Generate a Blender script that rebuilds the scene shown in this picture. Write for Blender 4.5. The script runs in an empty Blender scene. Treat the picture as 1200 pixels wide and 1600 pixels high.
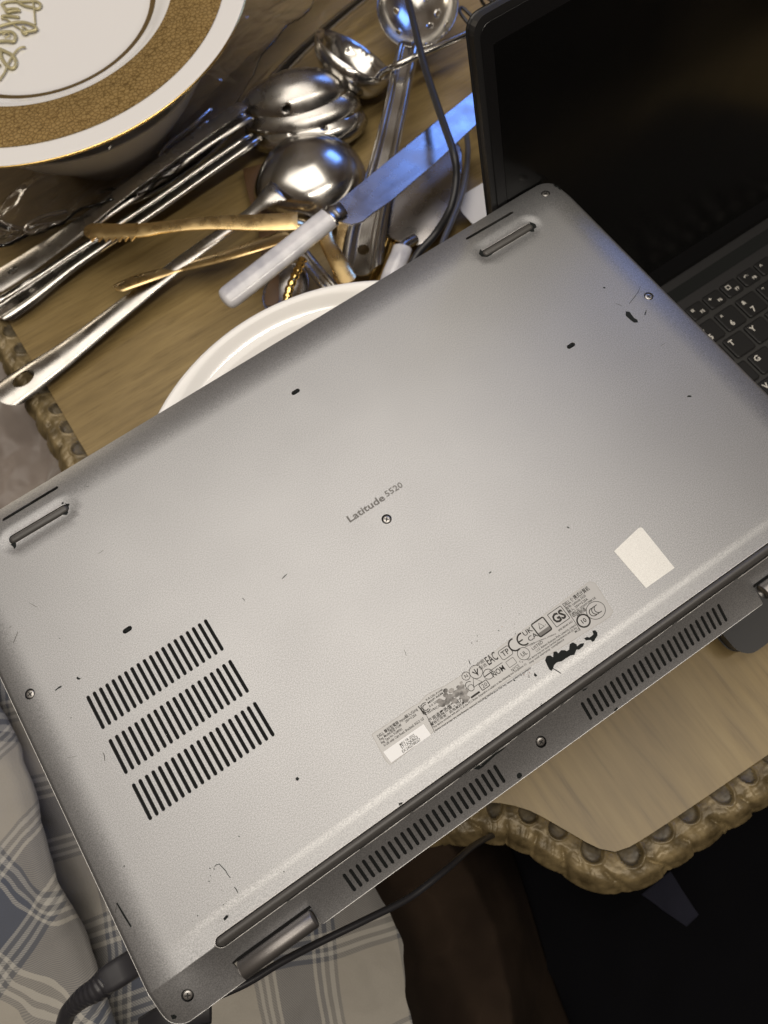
import bpy, bmesh, math, random
import numpy as np
from mathutils import Vector, Matrix, noise
from mathutils.geometry import delaunay_2d_cdt
random.seed(4)
S = bpy.context.scene
C = S.collection

# ---------------------------------------------------------------- camera
# world: x runs along the silver laptop's hinge, y from its hinge to its front, z up; table top z = 0
ZT = 0.160                                  # height of the silver laptop's underside above the table
CP = np.array([0.13312103, 0.01067779, 0.32998782 + ZT])
R = np.array([[0.8302525, -0.55230671, -0.07508718],
              [-0.541186, -0.76652813, -0.3457634],
              [0.13341101, 0.32770705, -0.93531256]])
F = 1213.7
cam = bpy.data.cameras.new('camera')
co = bpy.data.objects.new('camera', cam); C.objects.link(co)
M = Matrix(((R[0][0], -R[1][0], -R[2][0], CP[0]),
            (R[0][1], -R[1][1], -R[2][1], CP[1]),
            (R[0][2], -R[1][2], -R[2][2], CP[2]), (0, 0, 0, 1)))
co.matrix_world = M
cam.sensor_fit = 'VERTICAL'; cam.sensor_height = 24; cam.lens = 24 * F / 1600
cam.clip_start = 0.01; cam.clip_end = 50
cam.dof.use_dof = True; cam.dof.focus_distance = 0.345; cam.dof.aperture_fstop = 9.5
S.camera = co

def U(px, py, z):
    """the place at height z that the photograph shows at (px, py)"""
    d = np.array([(px - 600) / F, (py - 800) / F, 1.0]) @ R
    p = CP + d * ((z - CP[2]) / d[2])
    return Vector(p)

# ---------------------------------------------------------------- world and lamps (a dim warm room at night)
W = bpy.data.worlds.new('World'); S.world = W; W.use_nodes = True
nt = W.node_tree; bg = nt.nodes['Background']
tc = nt.nodes.new('ShaderNodeTexCoord'); nz = nt.nodes.new('ShaderNodeTexNoise'); rp = nt.nodes.new('ShaderNodeValToRGB')
nz.inputs['Scale'].default_value = 1.9; nz.inputs['Detail'].default_value = 2
sx = nt.nodes.new('ShaderNodeSeparateXYZ'); ad = nt.nodes.new('ShaderNodeMath'); ad.operation = 'MULTIPLY_ADD'; ad.inputs[1].default_value = .30
nt.links.new(tc.outputs['Generated'], nz.inputs['Vector']); nt.links.new(tc.outputs['Generated'], sx.inputs[0])
nt.links.new(sx.outputs['Z'], ad.inputs[0]); nt.links.new(nz.outputs['Fac'], ad.inputs[2]); nt.links.new(ad.outputs[0], rp.inputs['Fac'])
rp.color_ramp.elements[0].position = .30; rp.color_ramp.elements[0].color = (.035, .022, .016, 1)
rp.color_ramp.elements[1].position = .90; rp.color_ramp.elements[1].color = (.50, .40, .30, 1)
e = rp.color_ramp.elements.new(.58); e.color = (.14, .10, .075, 1)
nt.links.new(rp.outputs['Color'], bg.inputs['Color']); bg.inputs['Strength'].default_value = .42

def area(name, loc, aim, sx, sy, power, col):
    l = bpy.data.lights.new(name, 'AREA'); l.shape = 'RECTANGLE'; l.size = sx; l.size_y = sy; l.energy = power; l.color = col
    o = bpy.data.objects.new(name, l); C.objects.link(o); o.location = loc
    o.rotation_euler = (Vector(aim) - Vector(loc)).to_track_quat('-Z', 'Y').to_euler()
    return o
area('ridge_strip_light', (.26, -.40, 1.55), (.26, .02, .1), 1.45, .05, 10.5, (1, .92, .80))  # unseen strip, stretched to draw the bright line along the rear ridge
area('ceiling_light_panel', (.16, .54, 1.55), (.16, .52, .1), 1.40, 1.15, 15.0, (1, .925, .82))
area('wall_lamp', (-.35, 2.3, .62), (.2, .4, .1), .42, .34, 2.6, (1, .86, .66))
area('television_light', (1.38, 1.00, .95), (.3, .4, .1), .50, .36, 3.3, (.15, .33, 1))
S.view_settings.view_transform = 'Standard'; S.view_settings.look = 'None'
S.view_settings.exposure = 0.0; S.view_settings.gamma = 1

# ---------------------------------------------------------------- materials
def mat(name, col, rough=.5, metal=0., **k):
    m = bpy.data.materials.new(name); m.use_nodes = True
    b = m.node_tree.nodes['Principled BSDF']
    b.inputs['Base Color'].default_value = (*col, 1); b.inputs['Roughness'].default_value = rough; b.inputs['Metallic'].default_value = metal
    for q, v in k.items(): b.inputs[q.replace('_', ' ')].default_value = v
    return m
def N(m, t, **k):
    n = m.node_tree.nodes.new(t)
    for q, v in k.items():
        if q in n.inputs: n.inputs[q].default_value = v
        else: setattr(n, q, v)
    return n
def LK(m, a, b): m.node_tree.links.new(a, b)
def ramp(m, stops, interp='LINEAR'):
    r = N(m, 'ShaderNodeValToRGB'); cr = r.color_ramp; cr.interpolation = interp
    while len(cr.elements) < len(stops): cr.elements.new(.5)
    for e, (p, c) in zip(cr.elements, stops):
        e.position = p; e.color = (*c, 1) if len(c) == 3 else c
    return r
def coords(m, scale=(1, 1, 1), rot=0, kind='Object'):
    t = N(m, 'ShaderNodeTexCoord'); p = N(m, 'ShaderNodeMapping'); p.inputs['Scale'].default_value = scale; p.inputs['Rotation'].default_value = (0, 0, rot)
    LK(m, t.outputs[kind], p.inputs['Vector']); return p.outputs['Vector']
def vary(m, c0, c1, scale, detail=3, stretch=(1, 1, 1), lo=.35, hi=.65, rot=0):
    v = coords(m, stretch, rot); n = N(m, 'ShaderNodeTexNoise', Scale=scale, Detail=detail); LK(m, v, n.inputs['Vector'])
    r = ramp(m, [(lo, c0), (hi, c1)]); LK(m, n.outputs['Fac'], r.inputs['Fac'])
    LK(m, r.outputs['Color'], m.node_tree.nodes['Principled BSDF'].inputs['Base Color']); return r
def bump(m, scale, strength, dist=.001, detail=3, stretch=(1, 1, 1), prev=None):
    v = coords(m, stretch); n = N(m, 'ShaderNodeTexNoise', Scale=scale, Detail=detail); LK(m, v, n.inputs['Vector'])
    b = N(m, 'ShaderNodeBump', Strength=strength, Distance=dist); LK(m, n.outputs['Fac'], b.inputs['Height'])
    if prev: LK(m, prev.outputs['Normal'], b.inputs['Normal'])
    LK(m, b.outputs['Normal'], m.node_tree.nodes['Principled BSDF'].inputs['Normal']); return b
def rough_vary(m, r0, r1, scale, detail=4):
    v = coords(m); n = N(m, 'ShaderNodeTexNoise', Scale=scale, Detail=detail); LK(m, v, n.inputs['Vector'])
    q = N(m, 'ShaderNodeMapRange'); q.inputs['From Min'].default_value = .3; q.inputs['From Max'].default_value = .7
    q.inputs['To Min'].default_value = r0; q.inputs['To Max'].default_value = r1
    LK(m, n.outputs['Fac'], q.inputs['Value']); LK(m, q.outputs['Result'], m.node_tree.nodes['Principled BSDF'].inputs['Roughness'])

m_shell = mat('metallic_silver_paint', (.42, .41, .40), .42, .78, Coat_Weight=.08, Coat_Roughness=.28)
# fine flake sparkle times faint large grime
v = coords(m_shell); n1 = N(m_shell, 'ShaderNodeTexNoise', Scale=2300, Detail=1); LK(m_shell, v, n1.inputs['Vector'])
r1 = ramp(m_shell, [(.30, (.226, .228, .235)), (.70, (.375, .379, .390))]); LK(m_shell, n1.outputs['Fac'], r1.inputs['Fac'])
n2 = N(m_shell, 'ShaderNodeTexNoise', Scale=30, Detail=8); LK(m_shell, v, n2.inputs['Vector'])
r2 = ramp(m_shell, [(.3, (.955, .955, .955)), (.7, (1, 1, 1))]); LK(m_shell, n2.outputs['Fac'], r2.inputs['Fac'])
mx = N(m_shell, 'ShaderNodeMix', data_type='RGBA', blend_type='MULTIPLY'); mx.inputs['Factor'].default_value = 1
LK(m_shell, r1.outputs['Color'], mx.inputs[6]); LK(m_shell, r2.outputs['Color'], mx.inputs[7])
LK(m_shell, mx.outputs[2], m_shell.node_tree.nodes['Principled BSDF'].inputs['Base Color'])
bump(m_shell, 2300, .08, .0001, 1); rough_vary(m_shell, .38, .40, 40)
m_chip = mat('bare_dark_plastic', (.010, .012, .012), .7, Specular_IOR_Level=.15)
m_gray_print = mat('grey_print', (.13, .125, .12), .55, .2)
m_print = mat('label_print', (.030, .028, .026), .7, Specular_IOR_Level=.2)
m_scuff = mat('fine_scratch', (.06, .056, .054), .7)
m_rubber = mat('dark_grey_rubber', (.065, .062, .060), .42); bump(m_rubber, 900, .2, .0002)
m_rim = mat('worn_glint_paint', (.72, .71, .70), .3, .3)  # worn chamfers, with the highlight along them put into the pale colour
m_dark = mat('dark_inside', (.006, .006, .006), .8, Specular_IOR_Level=.1)
m_grille = mat('charcoal_mesh', (.010, .011, .011), .8, Specular_IOR_Level=.15); bump(m_grille, 1200, .6, .0005)
m_screw = mat('screw_steel', (.42, .41, .40), .38, .9); bump(m_screw, 1500, .3, .0001)
m_cross = mat('screw_recess', (.02, .02, .02), .5)
m_hinge = mat('hinge_metal', (.22, .21, .205), .42, .85); bump(m_hinge, 500, .12, .0002, 2, (1, 12, 12))
m_side = mat('laptop_side_grey', (.30, .295, .29), .38, .6)
m_white_label = mat('white_sticker', (.78, .79, .80), .4)
m_holo = mat('hologram_sticker', (.62, .61, .58), .35, .25)
v = coords(m_holo); w_ = N(m_holo, 'ShaderNodeTexWave', Scale=70, Distortion=14, Detail=2); w_.inputs['Detail Scale'].default_value = 30
LK(m_holo, v, w_.inputs['Vector']); r_ = ramp(m_holo, [(.3, (.58, .575, .55)), (.7, (.72, .715, .69))]); LK(m_holo, w_.outputs['Fac'], r_.inputs['Fac'])
LK(m_holo, r_.outputs['Color'], m_holo.node_tree.nodes['Principled BSDF'].inputs['Base Color'])
m_film = mat('label_film', (.285, .284, .285), .38, .75)
m_film_edge = mat('label_film_edge', (.23, .20, .16), .5)
m_smudge = mat('smeared_ink', (.16, .15, .14), .5, .2); vary(m_smudge, (.05, .047, .045), (.30, .29, .28), 420, 4)

m_steel = mat('stainless_steel', (.52, .505, .48), .12, 1); rough_vary(m_steel, .13, .27, 45); bump(m_steel, 40, .06, .0006, 2)
m_steel_b = mat('brushed_steel', (.43, .415, .395), .2, 1); rough_vary(m_steel_b, .18, .36, 70); bump(m_steel_b, 40, .06, .0006, 2)
m_blade = mat('knife_steel', (.40, .385, .38), .17, 1); rough_vary(m_blade, .20, .34, 60); bump(m_blade, 25, .18, .0008, 2)
m_gold = mat('brushed_gold', (.88, .66, .33), .3, 1); rough_vary(m_gold, .2, .4, 90); bump(m_gold, 200, .15, .0004)
m_gold_s = mat('polished_gold', (.80, .56, .20), .16, 1)
m_pearl = mat('mother_of_pearl', (.62, .61, .63), .2, 0.0, Coat_Weight=.6, Coat_Roughness=.08)
vary(m_pearl, (.46, .46, .50), (.74, .73, .74), 55, 3, (1, 1, 1), .35, .65); 
m_china = mat('white_china', (.78, .765, .735), .12, 0, Coat_Weight=.5, Coat_Roughness=.05)
m_cup = mat('white_bowl_glaze', (.74, .74, .75), .15)
m_band = mat('gold_reptile_band', (.50, .33, .12), .22, .72, Coat_Weight=.4, Coat_Roughness=.12)
v = coords(m_band); vo = N(m_band, 'ShaderNodeTexVoronoi', Scale=330, feature='DISTANCE_TO_EDGE'); LK(m_band, v, vo.inputs['Vector'])
r_ = ramp(m_band, [(.0, (.25, .155, .05)), (.12, (.66, .45, .17)), (.5, (.76, .54, .23))]); LK(m_band, vo.outputs['Distance'], r_.inputs['Fac'])
LK(m_band, r_.outputs['Color'], m_band.node_tree.nodes['Principled BSDF'].inputs['Base Color'])
bb = N(m_band, 'ShaderNodeBump', Strength=.55, Distance=.0006); LK(m_band, vo.outputs['Distance'], bb.inputs['Height'])
nb = N(m_band, 'ShaderNodeTexNoise', Scale=38, Detail=2); LK(m_band, v, nb.inputs['Vector'])
bc = N(m_band, 'ShaderNodeBump', Strength=.6, Distance=.003); LK(m_band, nb.outputs['Fac'], bc.inputs['Height']); LK(m_band, bb.outputs['Normal'], bc.inputs['Normal'])
LK(m_band, bc.outputs['Normal'], m_band.node_tree.nodes['Principled BSDF'].inputs['Normal'])
m_ring = mat('matt_gold_ring', (.30, .21, .09), .35, .8)
m_script = mat('gold_acrylic', (.47, .42, .24), .35, .35)
m_clear = mat('clear_plastic', (.93, .93, .96), .05, 0, Transmission_Weight=1.0, IOR=1.45)
m_cable = mat('black_cable_rubber', (.022, .022, .026), .38)
m_blk = mat('black_laptop_plastic', (.017, .017, .018), .42); bump(m_blk, 1500, .15, .0001)
m_deck = mat('black_deck', (.018, .018, .018), .5); bump(m_deck, 1500, .2, .0001)
m_key = mat('key_cap', (.008, .008, .0085), .5, Specular_IOR_Level=.3)
m_keyprint = mat('key_print', (.62, .60, .56), .5)
m_screen = mat('switched_off_screen', (.004, .004, .004), .16); rough_vary(m_screen, .12, .3, 9)
m_bezel = mat('screen_bezel', (.009, .009, .010), .3)

m_wood = mat('table_veneer', (.3, .2, .1), .38)
v = coords(m_wood, (2.2, 26, 1)); nA = N(m_wood, 'ShaderNodeTexNoise', Scale=5, Detail=7, Roughness=.62); LK(m_wood, v, nA.inputs['Vector'])
v2 = coords(m_wood, (30, 2.2, 1)); nB = N(m_wood, 'ShaderNodeTexNoise', Scale=5, Detail=7, Roughness=.62); LK(m_wood, v2, nB.inputs['Vector'])
tcw = N(m_wood, 'ShaderNodeTexCoord'); sp = N(m_wood, 'ShaderNodeSeparateXYZ'); LK(m_wood, tcw.outputs['Object'], sp.inputs[0])
lt = N(m_wood, 'ShaderNodeMapRange'); lt.inputs['From Min'].default_value = .055; lt.inputs['From Max'].default_value = .045; LK(m_wood, sp.outputs['Y'], lt.inputs['Value'])
mxw = N(m_wood, 'ShaderNodeMix', data_type='FLOAT'); LK(m_wood, lt.outputs['Result'], mxw.inputs[0]); LK(m_wood, nA.outputs['Fac'], mxw.inputs[2]); LK(m_wood, nB.outputs['Fac'], mxw.inputs[3])
rw = ramp(m_wood, [(.25, (.160, .110, .044)), (.42, (.245, .175, .073)), (.58, (.290, .210, .088)), (.78, (.335, .25, .112))]); LK(m_wood, mxw.outputs[0], rw.inputs['Fac'])
nC = N(m_wood, 'ShaderNodeTexNoise', Scale=9, Detail=6); LK(m_wood, tcw.outputs['Object'], nC.inputs['Vector'])
rC = ramp(m_wood, [(.35, (.78, .76, .72)), (.65, (1, 1, 1))]); LK(m_wood, nC.outputs['Fac'], rC.inputs['Fac'])
mm = N(m_wood, 'ShaderNodeMix', data_type='RGBA', blend_type='MULTIPLY'); mm.inputs['Factor'].default_value = 1
LK(m_wood, rw.outputs['Color'], mm.inputs[6]); LK(m_wood, rC.outputs['Color'], mm.inputs[7])
LK(m_wood, mm.outputs[2], m_wood.node_tree.nodes['Principled BSDF'].inputs['Base Color'])
vf_ = coords(m_wood, (8, 150, 1)); nF = N(m_wood, 'ShaderNodeTexNoise', Scale=6, Detail=4); LK(m_wood, vf_, nF.inputs['Vector'])
rF = ramp(m_wood, [(.36, (.62, .58, .52)), (.47, (1, 1, 1))]); LK(m_wood, nF.outputs['Fac'], rF.inputs['Fac'])
m3 = N(m_wood, 'ShaderNodeMix', data_type='RGBA', blend_type='MULTIPLY'); m3.inputs['Factor'].default_value = .55; fm = N(m_wood, 'ShaderNodeMath', operation='MULTIPLY_ADD'); fm.inputs[1].default_value = -.5; fm.inputs[2].default_value = .5; LK(m_wood, lt.outputs['Result'], fm.inputs[0]); LK(m_wood, fm.outputs[0], m3.inputs['Factor'])
LK(m_wood, mm.outputs[2], m3.inputs[6]); LK(m_wood, rF.outputs['Color'], m3.inputs[7]); LK(m_wood, m3.outputs[2], m_wood.node_tree.nodes['Principled BSDF'].inputs['Base Color'])
bw = N(m_wood, 'ShaderNodeBump', Strength=.12, Distance=.0008); LK(m_wood, mxw.outputs[0], bw.inputs['Height']); LK(m_wood, bw.outputs['Normal'], m_wood.node_tree.nodes['Principled BSDF'].inputs['Normal'])
m_carve = mat('antique_carved_wood', (.2, .15, .08), .4, .15)
vary(m_carve, (.095, .070, .032), (.25, .19, .095), 90, 6); bump(m_carve, 260, .35, .0008)
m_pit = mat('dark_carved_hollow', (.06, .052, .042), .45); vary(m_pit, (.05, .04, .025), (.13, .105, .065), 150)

# ---------------------------------------------------------------- object helpers
def link(name, me, m, parent=None, smooth=True):
    o = bpy.data.objects.new(name, me); C.objects.link(o)
    for q in (m if isinstance(m, (list, tuple)) else [m]): me.materials.append(q)
    if parent is not None: o.parent = parent
    if smooth: me.polygons.foreach_set('use_smooth', [True] * len(me.polygons))
    return o
def mk(name, V, Fc, m, parent=None, smooth=True):
    me = bpy.data.meshes.new(name); me.from_pydata([tuple(q) for q in V], [], Fc); me.update()
    return link(name, me, m, parent, smooth)
def thing(name, label, cat, group=None, loc=(0, 0, 0)):
    o = bpy.data.objects.new(name, None); C.objects.link(o); o.location = loc; o.empty_display_size = .02
    return tag(o, label, cat, group)
def tag(o, label, cat, group=None):
    o['label'] = label; o['category'] = cat
    if group: o['group'] = group
    return o
def struct(o, k='structure'): o['kind'] = k; return o
def bevel(o, w, seg=2):
    b = o.modifiers.new('bevel', 'BEVEL'); b.width = w; b.segments = seg; b.limit_method = 'ANGLE'; b.angle_limit = .6; return o
def solid(o, t, off=-1):
    b = o.modifiers.new('solid', 'SOLIDIFY'); b.thickness = t; b.offset = off; return o
def box(name, x0, x1, y0, y1, z0, z1, m, parent=None, bev=0, seg=2):
    V = [(x, y, z) for z in (z0, z1) for y in (y0, y1) for x in (x0, x1)]
    o = mk(name, V, [(0, 2, 3, 1), (4, 5, 7, 6), (0, 1, 5, 4), (1, 3, 7, 5), (3, 2, 6, 7), (2, 0, 4, 6)], m, parent, False)
    if bev: bevel(o, bev, seg)
    return o
def catmull(P, n=8):
    P = [Vector(p) for p in P]; Q = []
    for i in range(len(P) - 1):
        a = P[max(i - 1, 0)]; b = P[i]; c = P[i + 1]; d = P[min(i + 2, len(P) - 1)]
        for k in range(n):
            t = k / n
            Q.append(.5 * ((2 * b) + (c - a) * t + (2 * a - 5 * b + 4 * c - d) * t * t + (3 * b - a - 3 * c + d) * t ** 3))
    Q.append(P[-1]); return Q
def tube_vf(P, r, seg=10, flat=1., closed=False):
    V = []; Fc = []; n = len(P)
    rr = r if callable(r) else (lambda t: r)
    for i, p in enumerate(P):
        if closed: t = P[(i + 1) % n] - P[i - 1]
        else: t = P[min(i + 1, n - 1)] - P[max(i - 1, 0)]
        t.normalize(); up = Vector((0, 0, 1)); s = t.cross(up)
        if s.length < 1e-3: s = Vector((1, 0, 0))
        s.normalize(); u = s.cross(t)
        q = rr(i / max(1, n - 1))
        for k in range(seg):
            a = 2 * math.pi * k / seg
            V.append(p + s * (math.cos(a) * q) + u * (math.sin(a) * q * flat))
    m_ = n if closed else n - 1
    for i in range(m_):
        j = (i + 1) % n
        for k in range(seg):
            l = (k + 1) % seg
            Fc.append((i * seg + k, i * seg + l, j * seg + l, j * seg + k))
    if not closed:
        Fc.append(tuple(range(seg))[::-1]); Fc.append(tuple((n - 1) * seg + k for k in range(seg)))
    return V, Fc
def tube(name, P, r, m, parent=None, seg=10, flat=1., closed=False, sm=6):
    P = catmull(P, sm) if sm else [Vector(p) for p in P]
    V, Fc = tube_vf(P, r, seg, flat, closed); return mk(name, V, Fc, m, parent)
def lathe(name, prof, cx, cy, m, parent=None, seg=96, z0=0, mats=None):
    V = []; Fc = []
    for r, z in prof:
        for k in range(seg):
            a = 2 * math.pi * k / seg; V.append((cx + r * math.cos(a), cy + r * math.sin(a), z + z0))
    for i in range(len(prof) - 1):
        for k in range(seg):
            l = (k + 1) % seg; Fc.append((i * seg + k, i * seg + l, (i + 1) * seg + l, (i + 1) * seg + k))
    return mk(name, V, Fc, m, parent)
def inside(poly, P):
    x, y = P[:, 0], P[:, 1]; r = np.zeros(len(P), bool); n = len(poly)
    for i in range(n):
        x0, y0 = poly[i]; x1, y1 = poly[(i + 1) % n]
        if y0 == y1: continue
        c = ((y0 > y) != (y1 > y)) & (x < (x1 - x0) * (y - y0) / (y1 - y0) + x0); r ^= c
    return r
def near(poly, P, d):
    n = len(poly); r = np.zeros(len(P), bool)
    for i in range(n):
        a = np.array(poly[i]); b = np.array(poly[(i + 1) % n]); ab = b - a
        t = np.clip(((P - a) @ ab) / (ab @ ab + 1e-18), 0, 1); r |= (np.hypot(*(P - (a + t[:, None] * ab)).T) < d)
    return r
def stadium(x0, y0, x1, y1, r, n=5):
    d = math.atan2(y1 - y0, x1 - x0); L = []
    for k in range(n + 1):
        a = d + math.pi / 2 + math.pi * k / n; L.append((x0 + r * math.cos(a), y0 + r * math.sin(a)))
    for k in range(n + 1):
        a = d - math.pi / 2 + math.pi * k / n; L.append((x1 + r * math.cos(a), y1 + r * math.sin(a)))
    return L
def disc(cx, cy, r, n=14, ry=None): return [(cx + r * math.cos(2 * math.pi * k / n), cy + (ry or r) * math.sin(2 * math.pi * k / n)) for k in range(n)]
def rrect(x0, y0, x1, y1, r, n=5):
    L = []
    for cx, cy, a0 in ((x1 - r, y1 - r, 0), (x0 + r, y1 - r, 90), (x0 + r, y0 + r, 180), (x1 - r, y0 + r, 270)):
        for k in range(n + 1):
            a = math.radians(a0 + 90 * k / n); L.append((cx + r * math.cos(a), cy + r * math.sin(a)))
    return L
def sheet(outline, holes, gx, gy, gap=.0003, G=None):
    """flat triangulation of an outline with holes and a grid of inner points"""
    if G is None: X, Y = np.meshgrid(gx, gy); G = np.c_[X.ravel(), Y.ravel()]
    G = G[inside(outline, G)]; G = G[~near(outline, G, gap)]
    keep = np.ones(len(G), bool)
    for h in holes:
        a = np.array(h); bb_ = (G[:, 0] > a[:, 0].min() - gap) & (G[:, 0] < a[:, 0].max() + gap) & (G[:, 1] > a[:, 1].min() - gap) & (G[:, 1] < a[:, 1].max() + gap)
        ix = np.where(bb_)[0]
        if len(ix): keep[ix[inside(h, G[ix]) | near(h, G[ix], gap)]] = False
    G = G[keep]
    V = []; E = []
    for L in [outline] + list(holes):
        s = len(V); V += [tuple(q) for q in L]; E += [(s + i, s + (i + 1) % len(L)) for i in range(len(L))]
    V += [tuple(q) for q in G]
    sc = 1000.
    r = delaunay_2d_cdt([Vector((a * sc, b * sc)) for a, b in V], E, [], 0, 1e-5, False)
    P = np.array([(q.x / sc, q.y / sc) for q in r[0]]); T = [tuple(t) for t in r[2]]
    cen = np.array([P[list(t)].mean(0) for t in T]); ok = inside(outline, cen)
    for h in holes:
        a = np.array(h); ix = np.where((cen[:, 0] > a[:, 0].min()) & (cen[:, 0] < a[:, 0].max()) & (cen[:, 1] > a[:, 1].min()) & (cen[:, 1] < a[:, 1].max()))[0]
        if len(ix): ok[ix[inside(h, cen[ix])]] = False
    return P, [t for t, k in zip(T, ok) if k]

# ================================================================ TABLE
table = thing('table', 'wooden table with pale veneer top and heavily carved scalloped edge under the tableware', 'table')
inner = [(.85, -.095), (.60, -.083), (.42, -.078), (.30, -.073), (.235, -.070), (.207, -.068), (.197, -.0655), (.191, -.060), (.186, -.052), (.178, -.036), (.169, -.020), (.155, -.006), (.135, .006),
         (.115, .020), (.095, .045), (.080, .075), (.068, .12), (.061, .18), (.056, .25), (.0535, .32), (.0525, .42), (.051, .60), (.050, .90), (.050, 1.5)]
innerZ = [(x, y) for x, y in inner]
IP = [Vector((x, y, 0)) for x, y in inner]
path = catmull(IP, 10)
# resample at equal steps
acc = [0.]
for a, b in zip(path, path[1:]): acc.append(acc[-1] + (b - a).length)
Ltot = acc[-1]; NS = 2600
def at_s(s):
    s = max(0, min(Ltot - 1e-6, s)); i = max(0, min(len(acc) - 2, int(np.searchsorted(acc, s)) - 1)); t = (s - acc[i]) / (acc[i + 1] - acc[i] + 1e-12)
    return path[i].lerp(path[i + 1], t)
RP = [at_s(Ltot * i / NS) for i in range(NS + 1)]
RN = []
for i in range(NS + 1):
    a = RP[max(0, i - 6)]; b = RP[min(NS, i + 6)]; t = (b - a).normalized(); RN.append(Vector((t.y, -t.x, 0)) * -1)
# outward normal: away from table interior (.5,.5)
mid = Vector((.6, .5, 0))
RN = [n if n.dot(p - mid) > 0 else -n for n, p in zip(RN, RP)]
top_out = [(p.x, p.y) for p in RP[::10]] + [(1.6, 1.5), (1.6, -.095)]
Vt = [(x, y, 0) for x, y in top_out]
n_ = len(Vt); Vb = [(x, y, -.02) for x, y in top_out]
mk('tabletop', Vt + Vb, [tuple(range(n_)), tuple(range(n_, 2 * n_))[::-1]] + [(i, (i + 1) % n_, n_ + (i + 1) % n_, n_ + i) for i in range(n_)], m_wood, table, False)
PITCH = .0205; WR = .0225; NT = 44
def rim_h(s, t):
    """relief of the carved edge: s along it, t 0..1 outward; returns height and pit mask"""
    s = s + .0022 * noise.noise(Vector((s * 35, 0, 8)))
    k = s / PITCH; fr = (k - math.floor(k)); idx = math.floor(k)
    rn = [noise.cell(Vector((idx * 1.7 + q, 3.1 * q, 0))) for q in range(4)]
    w = t * WR
    base = -.0015 + .0032 * math.sin(min(1, t * 1.15) * math.pi) ** .8 - .018 * max(0, t - .66) ** 1.5 * 2.4
    cx = (fr - .5 + .06 * (rn[0] - .5)) * PITCH
    d = math.hypot(cx / (.0060 + .0010 * rn[1]), (w - .0010) / (.0066 + .0014 * rn[2])); d += .05 * noise.noise(Vector((s * 260, w * 260, 3)))
    pit = 1 - min(1, max(0, (d - .88) / .16))
    h = base - (.0024 + .0012 * rn[3]) * pit + .0009 * math.exp(-((d - 1.16) / .10) ** 2)
    u = cx + (w - .014) * (.75 + .3 * (rn[1] - .5)) + .0012 * noise.noise(Vector((s * 60, w * 120, 2)))
    uu = (u / PITCH + .5) % 1.0
    lobe = abs(math.sin(uu * math.pi)) ** .45
    m2 = max(0, min(1, (w - .0078) / .003))
    h += m2 * ((.0026 + .0012 * (rn[2] - .5)) * lobe - .0017)
    for vc in (.36, .62): h -= m2 * .0007 * math.exp(-((uu - vc - .25 * (w - .014) / WR) / .035) ** 2)
    h -= m2 * .0016 * math.exp(-(min(uu, 1 - uu) / .05) ** 2)
    h += .0005 * noise.noise(Vector((s * 160, w * 160, 5))) + .00025 * noise.noise(Vector((s * 600, w * 600, 5)))
    return h, pit, lobe * m2
V = []; Fc = []; MI = []
for i in range(NS + 1):
    s = Ltot * i / NS
    for j in range(NT + 1):
        t = j / NT; h, pit, lb = rim_h(s, t)
        wob = 1 + .10 * (rim_h(s, .8)[2] - .5)
        q = RP[i] + RN[i] * (t * WR * wob); V.append((q.x, q.y, h))
        if j < NT and i < NS:
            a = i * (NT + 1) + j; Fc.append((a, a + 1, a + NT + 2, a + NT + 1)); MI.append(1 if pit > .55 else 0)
base_i = len(V)
for i in range(NS + 1):
    q = RP[i] + RN[i] * (WR * .9); V.append((q.x, q.y, -.045))
    if i < NS: Fc.append((i * (NT + 1) + NT, base_i + i, base_i + i + 1, (i + 1) * (NT + 1) + NT)); MI.append(0)
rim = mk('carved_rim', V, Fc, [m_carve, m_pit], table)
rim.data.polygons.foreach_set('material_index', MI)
# ================================================================ FLOOR
m_floor = mat('dark_carpet', (.010, .009, .011), .95, Specular_IOR_Level=.05); vary(m_floor, (.003, .003, .004), (.007, .006, .006), 30)
fl = mk('floor', [(-3, -3, -.45), (3, -3, -.45), (3, 3, -.45), (-3, 3, -.45)], [(0, 1, 2, 3)], m_floor, None, False); struct(fl)
for (x, y) in ((.16, .12), (1.4, .10), (.16, 1.3), (1.4, 1.3)):
    lathe('leg', [(.0, -.45), (.025, -.45), (.018, -.35), (.03, -.2), (.022, -.12), (.035, -.045), (.035, -.021), (0, -.021)], x, y, m_carve, table, 20)

# ================================================================ CLOTHS
def fbm(x, y, s, seed=0, o=3):
    return noise.fractal(Vector((x * s + seed, y * s - seed * .7, seed * 1.3)), 1.0, 2.0, o)
def cloth(name, pts_uv, nu, nv, hf, m, parent=None, uvf=None, thick=.003):
    """a draped cloth over the quad pts_uv with height hf(x, y)"""
    A, B, Cc, D = [Vector(p) for p in pts_uv]; V = []; Fc = []; UV = []
    for j in range(nv + 1):
        for i in range(nu + 1):
            u = i / nu; v_ = j / nv
            p = A.lerp(B, u).lerp(D.lerp(Cc, u), v_); z = hf(p.x, p.y)
            V.append((p.x, p.y, z)); UV.append(uvf(p.x, p.y, z) if uvf else (p.x, p.y))
    for j in range(nv):
        for i in range(nu):
            a = j * (nu + 1) + i; Fc.append((a, a + 1, a + nu + 2, a + nu + 1))
    o = mk(name, V, Fc, m, parent)
    ul = o.data.uv_layers.new(name='UVMap')
    li = np.zeros(len(o.data.loops), int); o.data.loops.foreach_get('vertex_index', li)
    ul.data.foreach_set('uv', np.array(UV)[li].ravel())
    solid(o, thick); return o
m_plaid = mat('plaid_flannel', (.5, .5, .5), .85, 0, Sheen_Weight=.3)
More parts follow.
